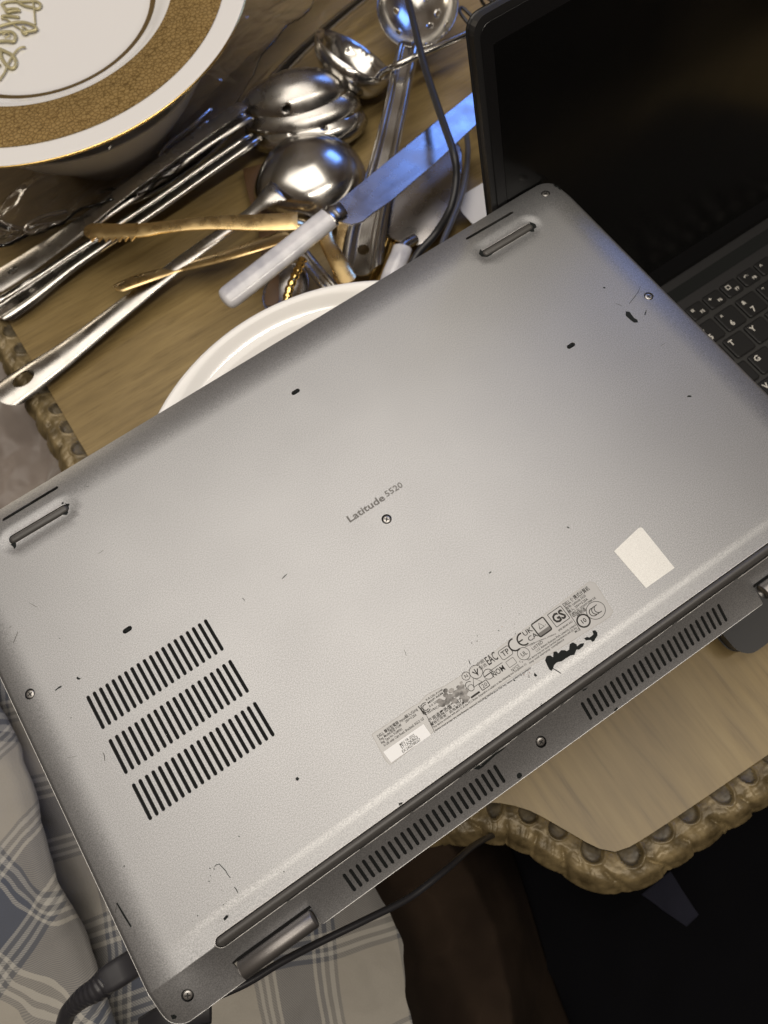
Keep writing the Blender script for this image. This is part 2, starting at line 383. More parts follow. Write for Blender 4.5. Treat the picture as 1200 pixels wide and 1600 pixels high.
def band(ax):
    t = N(m_plaid, 'ShaderNodeTexCoord'); s = N(m_plaid, 'ShaderNodeSeparateXYZ'); LK(m_plaid, t.outputs['UV'], s.inputs[0])
    a = N(m_plaid, 'ShaderNodeMath', operation='MULTIPLY'); a.inputs[1].default_value = 1 / .098; LK(m_plaid, s.outputs[ax], a.inputs[0])
    f = N(m_plaid, 'ShaderNodeMath', operation='FRACT'); LK(m_plaid, a.outputs[0], f.inputs[0])
    cream = (.31, .29, .255); blue = (.065, .074, .100); gr = (.11, .112, .120); wh = (.36, .35, .325)
    r = ramp(m_plaid, [(0, cream), (.30, gr), (.325, wh), (.35, gr), (.375, wh), (.40, gr), (.43, wh), (.455, blue), (.72, wh), (.745, blue), (.775, wh), (.80, gr), (.83, wh), (.86, gr), (.885, cream)], 'CONSTANT')
    LK(m_plaid, f.outputs[0], r.inputs['Fac']); return r.outputs['Color']
ba, bv = band('X'), band('Y')
# twill: warp and weft show in alternating fine diagonals
tu = N(m_plaid, 'ShaderNodeTexCoord'); wv = N(m_plaid, 'ShaderNodeTexWave', Scale=420, Distortion=0, bands_direction='DIAGONAL'); LK(m_plaid, tu.outputs['UV'], wv.inputs['Vector'])
q = N(m_plaid, 'ShaderNodeMapRange'); q.inputs['To Min'].default_value = .25; q.inputs['To Max'].default_value = .75; LK(m_plaid, wv.outputs['Fac'], q.inputs['Value'])
mp = N(m_plaid, 'ShaderNodeMix', data_type='RGBA'); LK(m_plaid, q.outputs['Result'], mp.inputs['Factor']); LK(m_plaid, ba, mp.inputs[6]); LK(m_plaid, bv, mp.inputs[7])
LK(m_plaid, mp.outputs[2], m_plaid.node_tree.nodes['Principled BSDF'].inputs['Base Color'])
bump(m_plaid, 900, .4, .0006, 2)
blanket = thing('plaid_blanket', 'grey blue and cream plaid flannel blanket in folds at the lower left', 'blanket')
def P_(px, py, z): p = U(px, py, z); return p
def uv_a(x, y, z):
    a = math.radians(28); wx = .014 * fbm(x, y, 6, 3); wy = .014 * fbm(x, y, 6, 9)
    return ((x * math.cos(a) + y * math.sin(a) + wx + .6 * z) + .031, (-x * math.sin(a) + y * math.cos(a) + wy + .35 * z) + .012)
def uv_b(x, y, z):
    a = math.radians(-20); wx = .018 * fbm(x, y, 5, 13); wy = .018 * fbm(x, y, 5, 19)
    return ((x * math.cos(a) + y * math.sin(a) + wx) + .05, (-x * math.sin(a) + y * math.cos(a) + wy) + .048)
f0 = P_(45, 1240, -.02); f1 = P_(170, 1540, -.02)          # the fold line
def side(x, y):
    d = (f1 - f0); nrm = Vector((d.y, -d.x, 0)).normalized(); return (Vector((x, y, 0)) - Vector((f0.x, f0.y, 0))).dot(nrm)
sgn = 1 if side(*P_(0, 1500, -.02)[:2]) > 0 else -1
def h_a(x, y):
    s = side(x, y) * sgn
    return -.006 + .022 * fbm(x, y, 7, 1) + .0016 * fbm(x, y, 45, 5) - .006 * abs(fbm(x, y, 15, 25)) - .05 * max(0, .006 - s) ** .8 * (1 if s < .006 else 0) * 8
def h_b(x, y):
    s = -side(x, y) * sgn
    fall = max(0, min(1, (x - .10) / .25))
    r = .004 * math.sin(x * 150 + 1.5 * math.sin(y * 20)) * min(1, max(0, (x - .02) / .04)) * (1 if x > -.02 else 0)
    fall += 4.0 * max(0, x - .075 + .012 * fbm(x, y, 8, 77)) ** 1.1 * 4
    r += .0016 * fbm(x, y, 45, 5) + .004 * abs(fbm(x, y, 16, 15))
    return -.050 + .020 * fbm(x, y, 7, 7) + .010 * math.exp(-(s / .02) ** 2) - .06 * fall + r
def quad(a, b, c, d, z): return [P_(*q, z) for q in (a, b, c, d)]
# the near fold: everything left of the fold line
cloth('fold', [(f1 + (f1 - f0) * 1.2)[:], (f1 + (f1 - f0) * 1.2 + Vector((-.28, -.12, 0)))[:], (f0 - (f1 - f0) * .75 + Vector((-.28, -.12, 0)))[:], (f0 - (f1 - f0) * .75)[:]], 110, 120, h_a, m_plaid, blanket, uv_a)
cloth('fold', quad((-260, 1750), (820, 1900), (670, 1300), (-160, 900), -.05), 190, 130, h_b, m_plaid, blanket, uv_b)

m_satin = mat('taupe_satin', (.17, .125, .10), .5, 0, Sheen_Weight=.4); vary(m_satin, (.20, .165, .145), (.29, .25, .225), 12)
o = cloth('satin_cushion', quad((-160, 1010), (160, 1010), (160, 440), (-160, 440), -.12), 80, 110, lambda x, y: -.13 + .03 * fbm(x, y, 9, 21) + .012 * abs(fbm(x, y, 22, 4)), m_satin)
tag(o, 'crumpled taupe satin cushion cover beyond the left table edge', 'cushion')
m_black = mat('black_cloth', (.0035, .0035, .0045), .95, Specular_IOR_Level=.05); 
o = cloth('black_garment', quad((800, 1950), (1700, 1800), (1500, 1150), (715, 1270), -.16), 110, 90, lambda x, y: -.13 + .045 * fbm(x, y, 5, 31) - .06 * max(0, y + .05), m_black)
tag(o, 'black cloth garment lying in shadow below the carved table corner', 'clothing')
m_bluegrey = mat('blue_grey_cloth', (.012, .0125, .020), .9, Specular_IOR_Level=.1)
o = cloth('blue_grey_cloth', quad((1002, 1396), (1080, 1452), (1098, 1432), (1050, 1362), -.055), 26, 20, lambda x, y: -.055 + .01 * fbm(x, y, 20, 41), m_bluegrey)
tag(o, 'small blue grey cloth corner showing under the carved table corner', 'cloth')
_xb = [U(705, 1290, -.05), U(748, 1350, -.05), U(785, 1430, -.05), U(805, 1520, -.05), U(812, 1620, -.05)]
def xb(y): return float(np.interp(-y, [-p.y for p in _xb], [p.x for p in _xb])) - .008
m_brown = mat('lap_shade_brown', (.05, .04, .032), .95, 0, Specular_IOR_Level=.1); vary(m_brown, (.013, .0085, .006), (.030, .020, .0135), 14)  # added cloth: the darkness over the lap is put into its colour
o = cloth('shaded_lap_cloth', quad((400, 1900), (1000, 1900), (775, 1215), (430, 1360), -.05), 90, 120, lambda x, y: -.022 + .020 * fbm(x, y, 8, 51) - .010 * abs(fbm(x, y, 20, 54)) - 4.0 * max(0, x - xb(y)) ** 1.1 - 26 * max(0, .098 + .25 * (y + .02) - x + .010 * fbm(x, y, 14, 58)) ** 2, m_brown)
tag(o, 'added brown cloth with the shade of the lap in its colour, between the plaid blanket and black garment', 'shade cloth')
# ================================================================ SILVER LAPTOP (underside up)
lap = thing('silver_laptop', 'closed silver laptop lying upside down with its scratched underside, vents and rubber feet up', 'laptop')
X0, X1, Y0, Y1 = -.0012, .3593, -.0002, .2352
def sst(a, b, x):
    t = max(0, min(1, (x - a) / (b - a))); return t * t * (3 - 2 * t)
def hz(x, y):
    z = 0.
    d = Y1 - y
    if d < .021: z -= .0038 * ((.021 - d) / .021) ** 2.2
    for d in (x - X0, X1 - x):
        if d < .016: z -= .0020 * ((.016 - max(d, -.001)) / .016) ** 2.3
        if d < .002: z -= .0010 * ((.002 - max(d, -.001)) / .002) ** 2
    s = sst(.010, .034, x) * sst(.3495, .3255, x)
    if y < .035:
        a = .00052 * (1 - .5 * (1 + math.erf((y - .0257) / .00165)))        # a shallow step in front of the rear foot
        d = .0165 - y
        if d > 0: a += .88 * d - 13.0 * d * d
        z -= a * s + (.45 * (1 - s) * (.88 * d - 13.0 * d * d) if d > 0 else 0)
        z -= (1 - s) * .0022 * max(0, (.014 - y) / .014) ** 2
    # shallow dish around the two front feet
    for cx in (.0442, .3154):
        dx = max(0, abs(x - cx) - .0125); dd = math.hypot(dx, y - .2146)
        if dd < .0085: z -= .0006 * (1 - sst(.0025, .0085, dd))
    return z
def hn(x, y):
    e = .0002; return Vector((-(hz(x + e, y) - hz(x - e, y)) / (2 * e), -(hz(x, y + e) - hz(x, y - e)) / (2 * e), 1)).normalized()
def on(x, y, up=0.): return (x, y, ZT + hz(x, y) + up)
def D(px, py):
    """place on the underside shown at (px, py)"""
    p = U(px, py, ZT)
    for _ in range(4): p = U(px, py, ZT + hz(p.x, p.y))
    return p.x, p.y
holes = []; vents = []
def slot_row(a, b, n, r, yb):
    for i in range(n):
        x = a + (b - a) * i / (n - 1); vents.append(stadium(x, yb[0] + r, x, yb[1] - r, r, 4))
slot_row(.0290, .0876, 20, .00078, (.1134, .1300))
slot_row(.0291, .0878, 20, .00078, (.0917, .1083))
slot_row(.0294, .0878, 20, .00078, (.0702, .0869))
slot_row(.0833, .1567, 25, .00072, (.0026, .0106))
slot_row(.2015, .2748, 25, .00072, (.0026, .0106))
slits = [stadium(.0310, .2277, .0590, .2276, .00085, 5), stadium(.2998, .2279, .3278, .2272, .00085, 5)]
pills = [stadium(cx - .0011, cy, cx + .0011, cy, .00115, 6) for cx, cy in ((.1795, .2031), (.3017, .1454), (.0567, .1457), (.1795, .0735 + .5))][:3]
screws = [(.3495, .2267), (.3496, .1453), (.1793, .1228), (.0080, .1452), (.0112, .0078), (.1784, .0072)]
sholes = [disc(x, y, .00235, 18) for x, y in screws]
feet = [stadium(.0312, .2153, .0575, .2149, .0024, 8), stadium(.3018, .2141, .3288, .2138, .0024, 8)]
rear_foot = stadium(.0318, .0165, .3287, .0167, .00232, 8)
notchL, notchR = (.0303, .0657), (.2932, .3286)
r_ = .0085
outl = []
for cx, cy, a0 in ((X1 - r_, Y1 - r_, 0), (X0 + r_, Y1 - r_, 90), (X0 + r_, Y0 + r_, 180), (X1 - r_, Y0 + r_, 270)):
    for k in range(11):
        a = math.radians(a0 + 9 * k); outl.append((cx + r_ * math.cos(a), cy + r_ * math.sin(a)))
    if a0 == 90:
        outl += [(X0, Y1 - r_ - .01 * k) for k in range(1, 22)]
    if a0 == 0:
        outl += [(X1 - r_ - .01 * k, Y1) for k in range(1, 34)]
    if a0 == 180:
        pts = [(x, Y0) for x in np.linspace(.014, notchL[0], 4)] + [(notchL[0], .0078), (notchL[1], .0078)] + [(x, Y0) for x in np.linspace(notchL[1], notchR[0], 40)] + \
              [(notchR[0], .0078), (notchR[1], .0078)] + [(x, Y0) for x in np.linspace(notchR[1], .345, 4)]
        outl += pts
outl += [(X1, Y0 + r_ + .01 * k) for k in range(1, 22)]
gx = np.r_[np.arange(X0 + .0008, .032, .0013), np.arange(.033, .327, .0034), np.arange(.3275, X1, .0013)]
gy = np.r_[np.arange(.0006, .0360, .0007), np.arange(.037, .208, .0034), np.arange(.2085, Y1, .0011)]
allh = vents + slits + pills + sholes + feet + [rear_foot]
P2, T2 = sheet(outl, allh, gx, gy, .00035)
V = [on(x, y) for x, y in P2]; NR = [hn(x, y) for x, y in P2]; Fc = list(T2); MI = [0] * len(Fc)
def wall(loop, depth, mi, inward=True):
    n = len(loop); s = len(V); c = np.mean(loop, 0)
    for x, y in loop:
        nn = Vector((c[0] - x, c[1] - y, 0)).normalized() * (1 if inward else -1)
        V.append(on(x, y)); NR.append(nn); a = on(x, y); V.append((a[0], a[1], a[2] - depth)); NR.append(nn)
    for i in range(n):
        j = (i + 1) % n; Fc.append((s + 2 * i, s + 2 * j, s + 2 * j + 1, s + 2 * i + 1)); MI.append(mi)
for h in vents + slits + pills: wall(h, .0013, 1)
for h in sholes + feet + [rear_foot]: wall(h, .0016, 0)
me = bpy.data.meshes.new('bottom_cover'); me.from_pydata(V, [], Fc); me.update()
cover = link('bottom_cover', me, [m_shell, m_side], lap)
me.polygons.foreach_set('material_index', MI)
me.normals_split_custom_set_from_vertices([tuple(q) for q in NR])
# floor under the openings
def patch(name, poly, dz, m, par=lap):
    P, T = sheet(poly, [], np.arange(min(p[0] for p in poly), max(p[0] for p in poly), .004), np.arange(min(p[1] for p in poly), max(p[1] for p in poly), .004))
    return mk(name, [on(x, y, dz) for x, y in P], [t[::-1] if False else t for t in T], m, par)
for a in ((.026, .067, .0915, .133), (.0800, .0012, .1600, .0125), (.1985, .0012, .2785, .0125)):
    patch('vent_grille', [(a[0], a[1]), (a[2], a[1]), (a[2], a[3]), (a[0], a[3])], -.0013, m_grille)
for h in slits: patch('speaker_mesh', stadium(h[3][0] + .0, h[0][1] - .0008, h[-1][0], h[0][1] - .0008, .0014, 5) if False else [(min(p[0] for p in h) - .0004, min(p[1] for p in h) - .0004), (max(p[0] for p in h) + .0004, min(p[1] for p in h) - .0004), (max(p[0] for p in h) + .0004, max(p[1] for p in h) + .0004), (min(p[0] for p in h) - .0004, max(p[1] for p in h) + .0004)], -.0013, m_dark)
def dome(name, loop, c0, c1, r, z0, hgt, m, par):
    """a rounded bar (stadium) rising hgt"""
    V = []; Fc = []; n = 20; rings = 6
    for k in range(rings):
        t = k / (rings - 1) * math.pi / 2 * .93; rr = r * math.cos(t) ** .7; zz = z0 + hgt * math.sin(t)
        L = stadium(c0[0], c0[1], c1[0], c1[1], rr, 9); n = len(L)
        # subdivide long sides is unnecessary for straight bars
        for x, y in L: V.append((x, y, ZT + hz(x, y) + zz))
    for k in range(rings - 1):
        for i in range(n):
            j = (i + 1) % n; Fc.append((k * n + i, k * n + j, (k + 1) * n + j, (k + 1) * n + i))
    Fc.append(tuple((rings - 1) * n + i for i in range(n)))
    return mk(name, V, Fc, m, par)
for c0, c1 in (((.0312, .2153), (.0575, .2149)), ((.3018, .2141), (.3288, .2138))):
    dome('rubber_foot', None, c0, c1, .00215, -.0014, .0024, m_rubber, lap)
dome('rubber_foot', None, (.0318, .0165), (.3287, .0167), .00205, -.0014, .0022, m_rubber, lap)
for (c0, c1) in (((-.00105 + .1795, .2031), (.00105 + .1795, .2031)), ((.3006, .1454), (.3028, .1454)), ((.0556, .1457), (.0578, .1457))):
    dome('locating_pin', None, c0, c1, .00085, -.0013, .0013, m_chip, lap)
def edge_wire(name, L, r, m, par, gaps=0):
    return mk(name, *tube_vf([Vector(on(x, y, -.00004)) for x, y in L], r, 6), m, par)
def dense(L, step=.004):
    Q = []
    for a, b in zip(L, L[1:]):
        n = max(1, int(math.hypot(b[0] - a[0], b[1] - a[1]) / step))
        Q += [(a[0] + (b[0] - a[0]) * k / n, a[1] + (b[1] - a[1]) * k / n) for k in range(n)]
    return Q + [L[-1]]
edge_wire('worn_glint_edge', dense([(.3287, .0190)] + [(.0318, .01885)] + stadium(.0318, .0165, .3287, .0167, .00232, 8)[1:9]), .00013, m_rim, lap)
xs = [.0318, .060, .0612, .094, .0955, .118, .1195, .142, .1475, .158, .1605, .171, .1755, .186, .1885, .193, .1945, .200, .228, .236, .2375, .252, .2545, .286, .288, .3287]
for a, b in zip(xs[::2], xs[1::2]): edge_wire('worn_glint_edge', dense([(a, .0141), (b, .0143)]), .00011, m_rim, lap)
for h in feet:
    L = h[len(h) // 2 - 1:] if False else h
    edge_wire('worn_glint_edge', L[2:12] , .00008, m_rim, lap)
    edge_wire('worn_glint_edge', [L[-3], L[0], L[1]] if False else [L[-2], L[-1], L[0]], .00008, m_rim, lap)
edge_wire('worn_glint_edge', dense([(notchL[1] + .0005, Y0), (notchR[0] - .0005, Y0)]), .00013, m_rim, lap)
edge_wire('worn_glint_edge', dense([(.0302, Y0)] + [(X0 + r_ + r_ * math.cos(math.radians(a)), Y0 + r_ + r_ * math.sin(math.radians(a))) for a in range(270, 179, -9)] + [(X0, .2)]), .00012, m_rim, lap)
# screws with crossed recesses
for i, (x, y) in enumerate(screws):
    nrm = hn(x, y); q = nrm.to_track_quat('Z', 'X'); q = q @ Matrix.Rotation(.6 + i * .9, 4, 'Z').to_quaternion()
    prof = [(.0, .00018), (.00095, .00018), (.0015, .0001), (.00185, -.0001), (.00192, -.0008)]
    Vv = []; Fv = []; sg = 28
    for r, z in prof:
        for k in range(sg): a = 2 * math.pi * k / sg; Vv.append((r * math.cos(a), r * math.sin(a), z))
    for k in range(len(prof) - 1):
        for l in range(sg): Fv.append((k * sg + l, k * sg + (l + 1) % sg, (k + 1) * sg + (l + 1) % sg, (k + 1) * sg + l))
    s_ = mk('screw', Vv, Fv, m_screw, lap); s_.matrix_local = Matrix.Translation(on(x, y, -.00035)) @ q.to_matrix().to_4x4()
    cr = []
    for k in range(4):
        a = k * math.pi / 2; c, s = math.cos(a), math.sin(a)
        for (u, w) in ((.00115, -.00022), (.00115, .00022), (.0003, .0003)): cr.append((u * c - w * s, u * s + w * c, .00022))
    mk('cross_recess', cr, [tuple(range(12))], m_cross, s_, False)
    patch('screw_well', disc(x, y, .0026, 14), -.0015, m_dark)
# body edge, palm rest frame and closed lid below the cover
def slab(name, L0, z0, L1, z1, m, par, cap=True):
    n = len(L0); V = [(x, y, z0) for x, y in L0] + [(x, y, z1) for x, y in L1]
    Fc = [(i, (i + 1) % n, n + (i + 1) % n, n + i) for i in range(n)]
    if cap: Fc += [tuple(range(n)), tuple(range(n, 2 * n))[::-1]]
    return mk(name, V, Fc, m, par, False)
# skirt following the cover's edge
V = []; Fc = []; n = len(outl)
for x, y in outl:
    a = on(x, y); V.append(a); V.append((a[0], a[1], min(ZT - .0070, a[2] - .0012)))
for i in range(n): j = (i + 1) % n; Fc.append((2 * i, 2 * j, 2 * j + 1, 2 * i + 1))
mk('side_wall', V, Fc, m_side, lap, False)
bevel(slab('palm_rest_frame', rrect(X0 - .0003, .0120, X1 + .0003, Y1 + .0003, .0085), ZT - .0066, rrect(X0 - .0003, .0120, X1 + .0003, Y1 + .0003, .0085), ZT - .0095, m_side, lap), .0004, 2)
slab('port_shadow_gap', rrect(X0 + .001, .0125, X1 - .001, Y1 - .001, .008), ZT - .0094, rrect(X0 + .001, .0125, X1 - .001, Y1 - .001, .008), ZT - .0106, m_dark, lap)
bevel(slab('lid', rrect(X0 + .0006, .0085, X1 - .0006, Y1, .0085), ZT - .0105, rrect(X0 + .0006, .0085, X1 - .0006, Y1, .0085), ZT - .0180, m_side, lap), .0012, 3)
# hinge barrels
for a, b in (notchL, notchR):
    V = []; Fc = []; sg = 26; L = [(a + .0014, .0033), (a + .0018, .0037), (b - .0010, .0037), (b - .0006, .0033)]
    for x, r in L:
        for k in range(sg): t = 2 * math.pi * k / sg; V.append((x, .0036 + r * math.cos(t), ZT - .0075 + r * math.sin(t) * 1.1))
    for i in range(3):
        for k in range(sg): Fc.append((i * sg + k, i * sg + (k + 1) % sg, (i + 1) * sg + (k + 1) % sg, (i + 1) * sg + k))
    Fc += [tuple(range(sg)), tuple(3 * sg + k for k in range(sg))]
    mk('hinge', V, Fc, m_hinge, lap)
    box('hinge_pocket', a - .0002, b + .0002, .0073, .0095, ZT - .0120, ZT - .0068, m_dark, lap)

# ---- print, stickers, chips
def decal(name, polys, up, m, par=lap, smooth=False):
    V = []; Fc = []
    for poly in polys:
        xs_ = [p[0] for p in poly]; ys_ = [p[1] for p in poly]
        if max(max(xs_) - min(xs_), max(ys_) - min(ys_)) < .0012:
            s = len(V); V += [on(x, y, up) for x, y in poly]; Fc.append(tuple(range(s, s + len(poly)))); continue
        P, T = sheet(poly, [], np.arange(min(xs_), max(xs_), .0012), np.arange(min(ys_), max(ys_), .0012), .0001)
        s = len(V); V += [on(x, y, up) for x, y in P]; Fc += [tuple(i + s for i in t) for t in T]
    return mk(name, V, Fc, m, par, smooth)
def line_poly(pts, w):
    """thin tapering scratch through points"""
    L = []; Rr = []; n = len(pts)
    for i, p in enumerate(pts):
        a = pts[max(0, i - 1)]; b = pts[min(n - 1, i + 1)]; dx, dy = b[0] - a[0], b[1] - a[1]; l = math.hypot(dx, dy) + 1e-9
        ww = w * (.45 + .55 * math.sin(math.pi * (i + .5) / n)) * (.8 + .4 * random.random()); nx, ny = -dy / l * ww, dx / l * ww
        L.append((p[0] + nx, p[1] + ny)); Rr.append((p[0] - nx, p[1] - ny))
    return L + Rr[::-1]
DC = lambda sc, ox, oy, pts: [D(ox + x / sc, oy + y / sc) for x, y in pts]
chips = [
 DC(6, 760, 900, [(550,790),(565,750),(600,745),(625,762),(628,712),(655,705),(675,725),(700,695),(735,695),(752,705),(775,690),(780,640),(810,622),(845,640),(850,660),(880,635),(915,628),(910,655),(870,690),(845,690),(825,740),(790,745),(740,775),(705,800),(660,810),(635,835),(625,868),(610,890),(590,875),(570,840)]),
 DC(6, 760, 900, [(915,585),(945,570),(965,577),(990,560),(1003,545),(993,515),(1020,508),(1040,530),(1041,560),(1020,590),(1010,610),(990,618),(980,600),(950,602),(935,605)]),
 DC(6, 760, 900, [(450,905),(480,935),(460,945),(445,930)]), DC(6, 760, 900, [(255,972),(272,975),(270,986),(256,984)]),
 DC(3.333, 700, 260, [(925,755),(945,757),(958,775),(970,790),(985,798),(990,812),(970,814),(950,800),(925,777)]),
 DC(3.333, 700, 260, [(808,628),(820,630),(818,636),(808,635)]),
 DC(3.333, 700, 260, [(540,80),(552,84),(560,98),(572,96),(585,112),(590,124),(578,120),(570,108),(560,108),(548,96)]),
 DC(9.23, 0, 750, [(885,335),(915,310),(918,345),(895,350)]), DC(9.23, 0, 750, [(935,338),(1005,345),(985,392),(955,362)]),
 DC(9.23, 0, 750, [(975,440),(985,470),(962,505),(880,500),(910,468)]), DC(9.23, 0, 750, [(150,930),(195,905),(228,885),(235,960),(205,1000),(195,968)]),
 DC(3.333, 700, 260, [(425,288),(455,300),(462,318),(448,325),(450,340),(436,342),(420,335),(430,318)]),
 DC(3.333, 700, 260, [(168,430),(160,455),(175,470),(205,472),(228,460),(248,432),(235,428),(215,445),(185,450)]),
 DC(2.667, 0, 700, [(318,958),(326,952),(328,958),(338,960),(330,966),(322,964)]), DC(2.667, 0, 700, [(230,1008),(245,995),(258,990),(256,997),(240,1005),(231,1013)]),
 DC(3, 0, 1200, [(1047,705),(1060,690),(1072,690),(1068,702),(1052,717)]), DC(3, 0, 1200, [(800,1160),(815,1155),(830,1163),(825,1175),(808,1178)]),
 DC(2.4, 300, 1200, [(388,38),(395,33),(403,40),(397,48),(390,46)]), DC(2.4, 300, 1200, [(775,132),(790,128),(788,142),(778,142)]),
 DC(2.857, 550, 880, [(735,945),(745,934),(757,938),(760,948),(750,962),(738,960)]), DC(2.857, 550, 880, [(540,918),(560,900),(575,905),(590,890),(600,880),(605,890),(585,910),(565,922)]),
 DC(2.857, 550, 880, [(575,900),(615,868),(650,838),(690,820),(665,840),(640,858),(600,895)]),
 DC(2.857, 550, 880, [(1170,655),(1182,642),(1188,648),(1178,660)]), DC(3, 800, 800, [(478,930),(490,915),(494,925),(482,936)]),
 DC(6, 1000, 380, [(440,1432),(465,1426),(485,1432),(478,1442),(445,1442)]), DC(3, 800, 800, [(255,70),(262,68),(272,76),(262,76)]),
 DC(2.857, 550, 880, [(610,44),(618,37),(624,39),(614,47)]), DC(2.667, 0, 700, [(68,1105),(74,1102),(79,1115),(74,1120)]),
 DC(3, 0, 1200, [(1118,318),(1123,318),(1123,324),(1118,323)]), DC(3, 0, 1200, [(578,460),(583,455),(586,459),(581,464)]),
 DC(3, 800, 800, [(330,835),(356,822),(345,835),(332,840)]), DC(3, 800, 800, [(130,905),(140,896),(143,902),(134,908)]),
]
for c in chips: decal('paint_chip', [c], .00007, m_chip)
scr = [
 (DC(6, 760, 900, [(625,868),(655,885),(700,913)]), .00018, m_chip), (DC(3, 0, 1200, [(547,632),(580,688),(615,745)]), .00034, m_chip), (DC(3, 0, 1200, [(547,635),(542,670),(541,715)]), .00008, m_scuff),
 (DC(3, 0, 1200, [(1005,465),(1012,455),(1028,450),(1042,465),(1058,482),(1068,500),(1080,515)]), .00014, m_chip), (DC(3, 0, 1200, [(1098,557),(1108,570),(1116,585)]), .00012, m_chip),
 (DC(3.333, 700, 260, [(1002,625),(990,655),(968,685),(943,715)]), .00010, m_chip), (DC(3.333, 700, 260, [(1033,748),(1028,775)]), .0001, m_chip), (DC(3.333, 700, 260, [(872,714),(890,720),(906,727)]), .00008, m_scuff),
 (DC(3.333, 700, 260, [(1108,935),(1128,922)]), .00008, m_scuff), (DC(2.667, 0, 700, [(410,440),(420,434),(430,426)]), .0001, m_scuff), (DC(2.667, 0, 700, [(360,160),(371,162)]), .00008, m_chip),
 (DC(2.667, 0, 700, [(1175,546),(1185,535),(1196,526)]), .00014, m_chip), (DC(2.667, 0, 700, [(1010,626),(1016,630),(1020,637)]), .0001, m_chip), (DC(2.667, 0, 700, [(122,645),(140,655),(157,664)]), .00007, m_scuff),
 (DC(2.667, 0, 700, [(75,765),(66,788),(56,813)]), .00012, m_scuff), (DC(2.667, 0, 700, [(38,750),(48,742)]), .0001, m_scuff), (DC(2.667, 0, 700, [(430,1270),(436,1285),(436,1303)]), .00014, m_scuff),
 (DC(2.667, 0, 700, [(278,1292),(300,1288),(320,1283)]), .00005, m_scuff), (DC(2.667, 0, 700, [(165,1128),(168,1112)]), .00006, m_scuff),
 (DC(5, 560, 900, [(358,575),(368,600),(374,623)]), .00008, m_scuff), (DC(5, 560, 900, [(862,655),(868,675),(875,690)]), .00012, m_chip), (DC(6, 1000, 380, [(40,675),(50,650),(60,628)]), .0001, m_chip),
]
for pts, w, m in scr: decal('scratch', [line_poly(pts, w * 1.35)], .00006, m)
specks = []
for sx, sy, sp, n, ox, oy, sc in ((995, 470, 14, 5, 0, 1200, 3), (1020, 590, 40, 5, 0, 1200, 3), (900, 670, 25, 3, 0, 1200, 3), (700, 270, 40, 9, 550, 880, 2.857), (540, 340, 12, 4, 550, 880, 2.857), (780, 490, 30, 16, 550, 880, 2.857), (340, 1000, 140, 4, 0, 700, 2.667), (160, 560, 90, 4, 300, 1200, 2.4)):
    for k in range(n):
        cx, cy = D(ox + (sx + random.gauss(0, sp)) / sc, oy + (sy + random.gauss(0, sp)) / sc); r = random.uniform(.00008, .00028)
        specks.append([(cx + r * math.cos(a) * random.uniform(.6, 1.4), cy + r * math.sin(a) * random.uniform(.6, 1.4)) for a in (0, 1, 2.1, 3.1, 4.2, 5.2)])
for k in range(26):
    cx, cy = random.uniform(.02, .34), random.uniform(.03, .22); r = random.uniform(.00006, .00014)
    specks.append([(cx + r * math.cos(a), cy + r * math.sin(a)) for a in (0, 1, 2.1, 3.1, 4.2, 5.2)])
o = decal('paint_speck', specks, .00006, m_chip); o['kind'] = 'stuff'

def text(name, s, x, y, h, m, par=lap, w=None, bold=0., rot=0., up=.00011, align='LEFT', conv=None, name_extra=None):
    """flat lettering on the underside: baseline start (x, y), cap height h, optional total width w"""
    c = bpy.data.curves.new(name, 'FONT'); c.body = s; c.size = 1; c.offset = bold; c.align_x = align; c.resolution_u = 2
    t = bpy.data.objects.new(name, c); C.objects.link(t)
    dg = bpy.context.evaluated_depsgraph_get(); me = bpy.data.meshes.new_from_object(t.evaluated_get(dg)); bpy.data.objects.remove(t)
    Vv = np.zeros(len(me.vertices) * 3); me.vertices.foreach_get('co', Vv); Vv = Vv.reshape(-1, 3) * (h / .70)
    if w and align == 'LEFT': Vv[:, 0] *= w / max(1e-6, Vv[:, 0].max())
    ca, sa = math.cos(rot), math.sin(rot)
    if conv: W_ = [conv(q[0], q[1]) for q in Vv]
    else: W_ = [on(x + q[0] * ca - q[1] * sa, y + q[0] * sa + q[1] * ca, up) for q in Vv]
    me.vertices.foreach_set('co', np.array(W_).ravel()); me.update()
    return link(name, me, m, par, False)
x0, y0 = D(545, 816)
text('lettering', 'Latitude', .1644, .1310, .00335, m_gray_print, w=.0198, bold=.020)
text('lettering', '5520', .1852, .1316, .00285, m_gray_print, w=.0093, bold=.010)

# rating label
lab = decal('rating_label', [DC(2.857, 550, 880, [(88,765),(200,690),(270,640),(300,625),(330,590),(420,545),(500,492),(700,345),(860,228),(1060,82),(1085,88),(1165,215),(1150,240),(960,360),(700,520),(520,650),(380,740),(170,902),(150,880)])], .00005, m_film)
L_ = DC(2.857, 550, 880, [(88,765),(200,690),(270,640),(300,625),(330,590),(370,568),(420,545),(500,492),(560,450),(700,345),(860,228),(1060,82),(1085,88),(1165,215),(1150,240),(960,360),(700,520),(520,650),(380,740),(170,902),(150,880),(88,765)])
mk('label_edge', *tube_vf([Vector(on(x, y, .00003)) for x, y in dense(L_, .002)], .00006, 5), m_film_edge, lab)
stk = decal('barcode_sticker', [DC(8.571, 580, 1060, [(163,985),(700,612),(800,755),(268,1128)])], .00012, m_white_label, lab)
A = lambda x, y: D(580 + x / 8.571, 1060 + y / 8.571)
B = lambda x, y: D(760 + x / 6, 900 + y / 6)
Cc_ = lambda x, y: D(550 + x / 2.857, 880 + y / 2.857)
E_ = lambda x, y: D(640 + x / 8.571, 980 + y / 8.571)
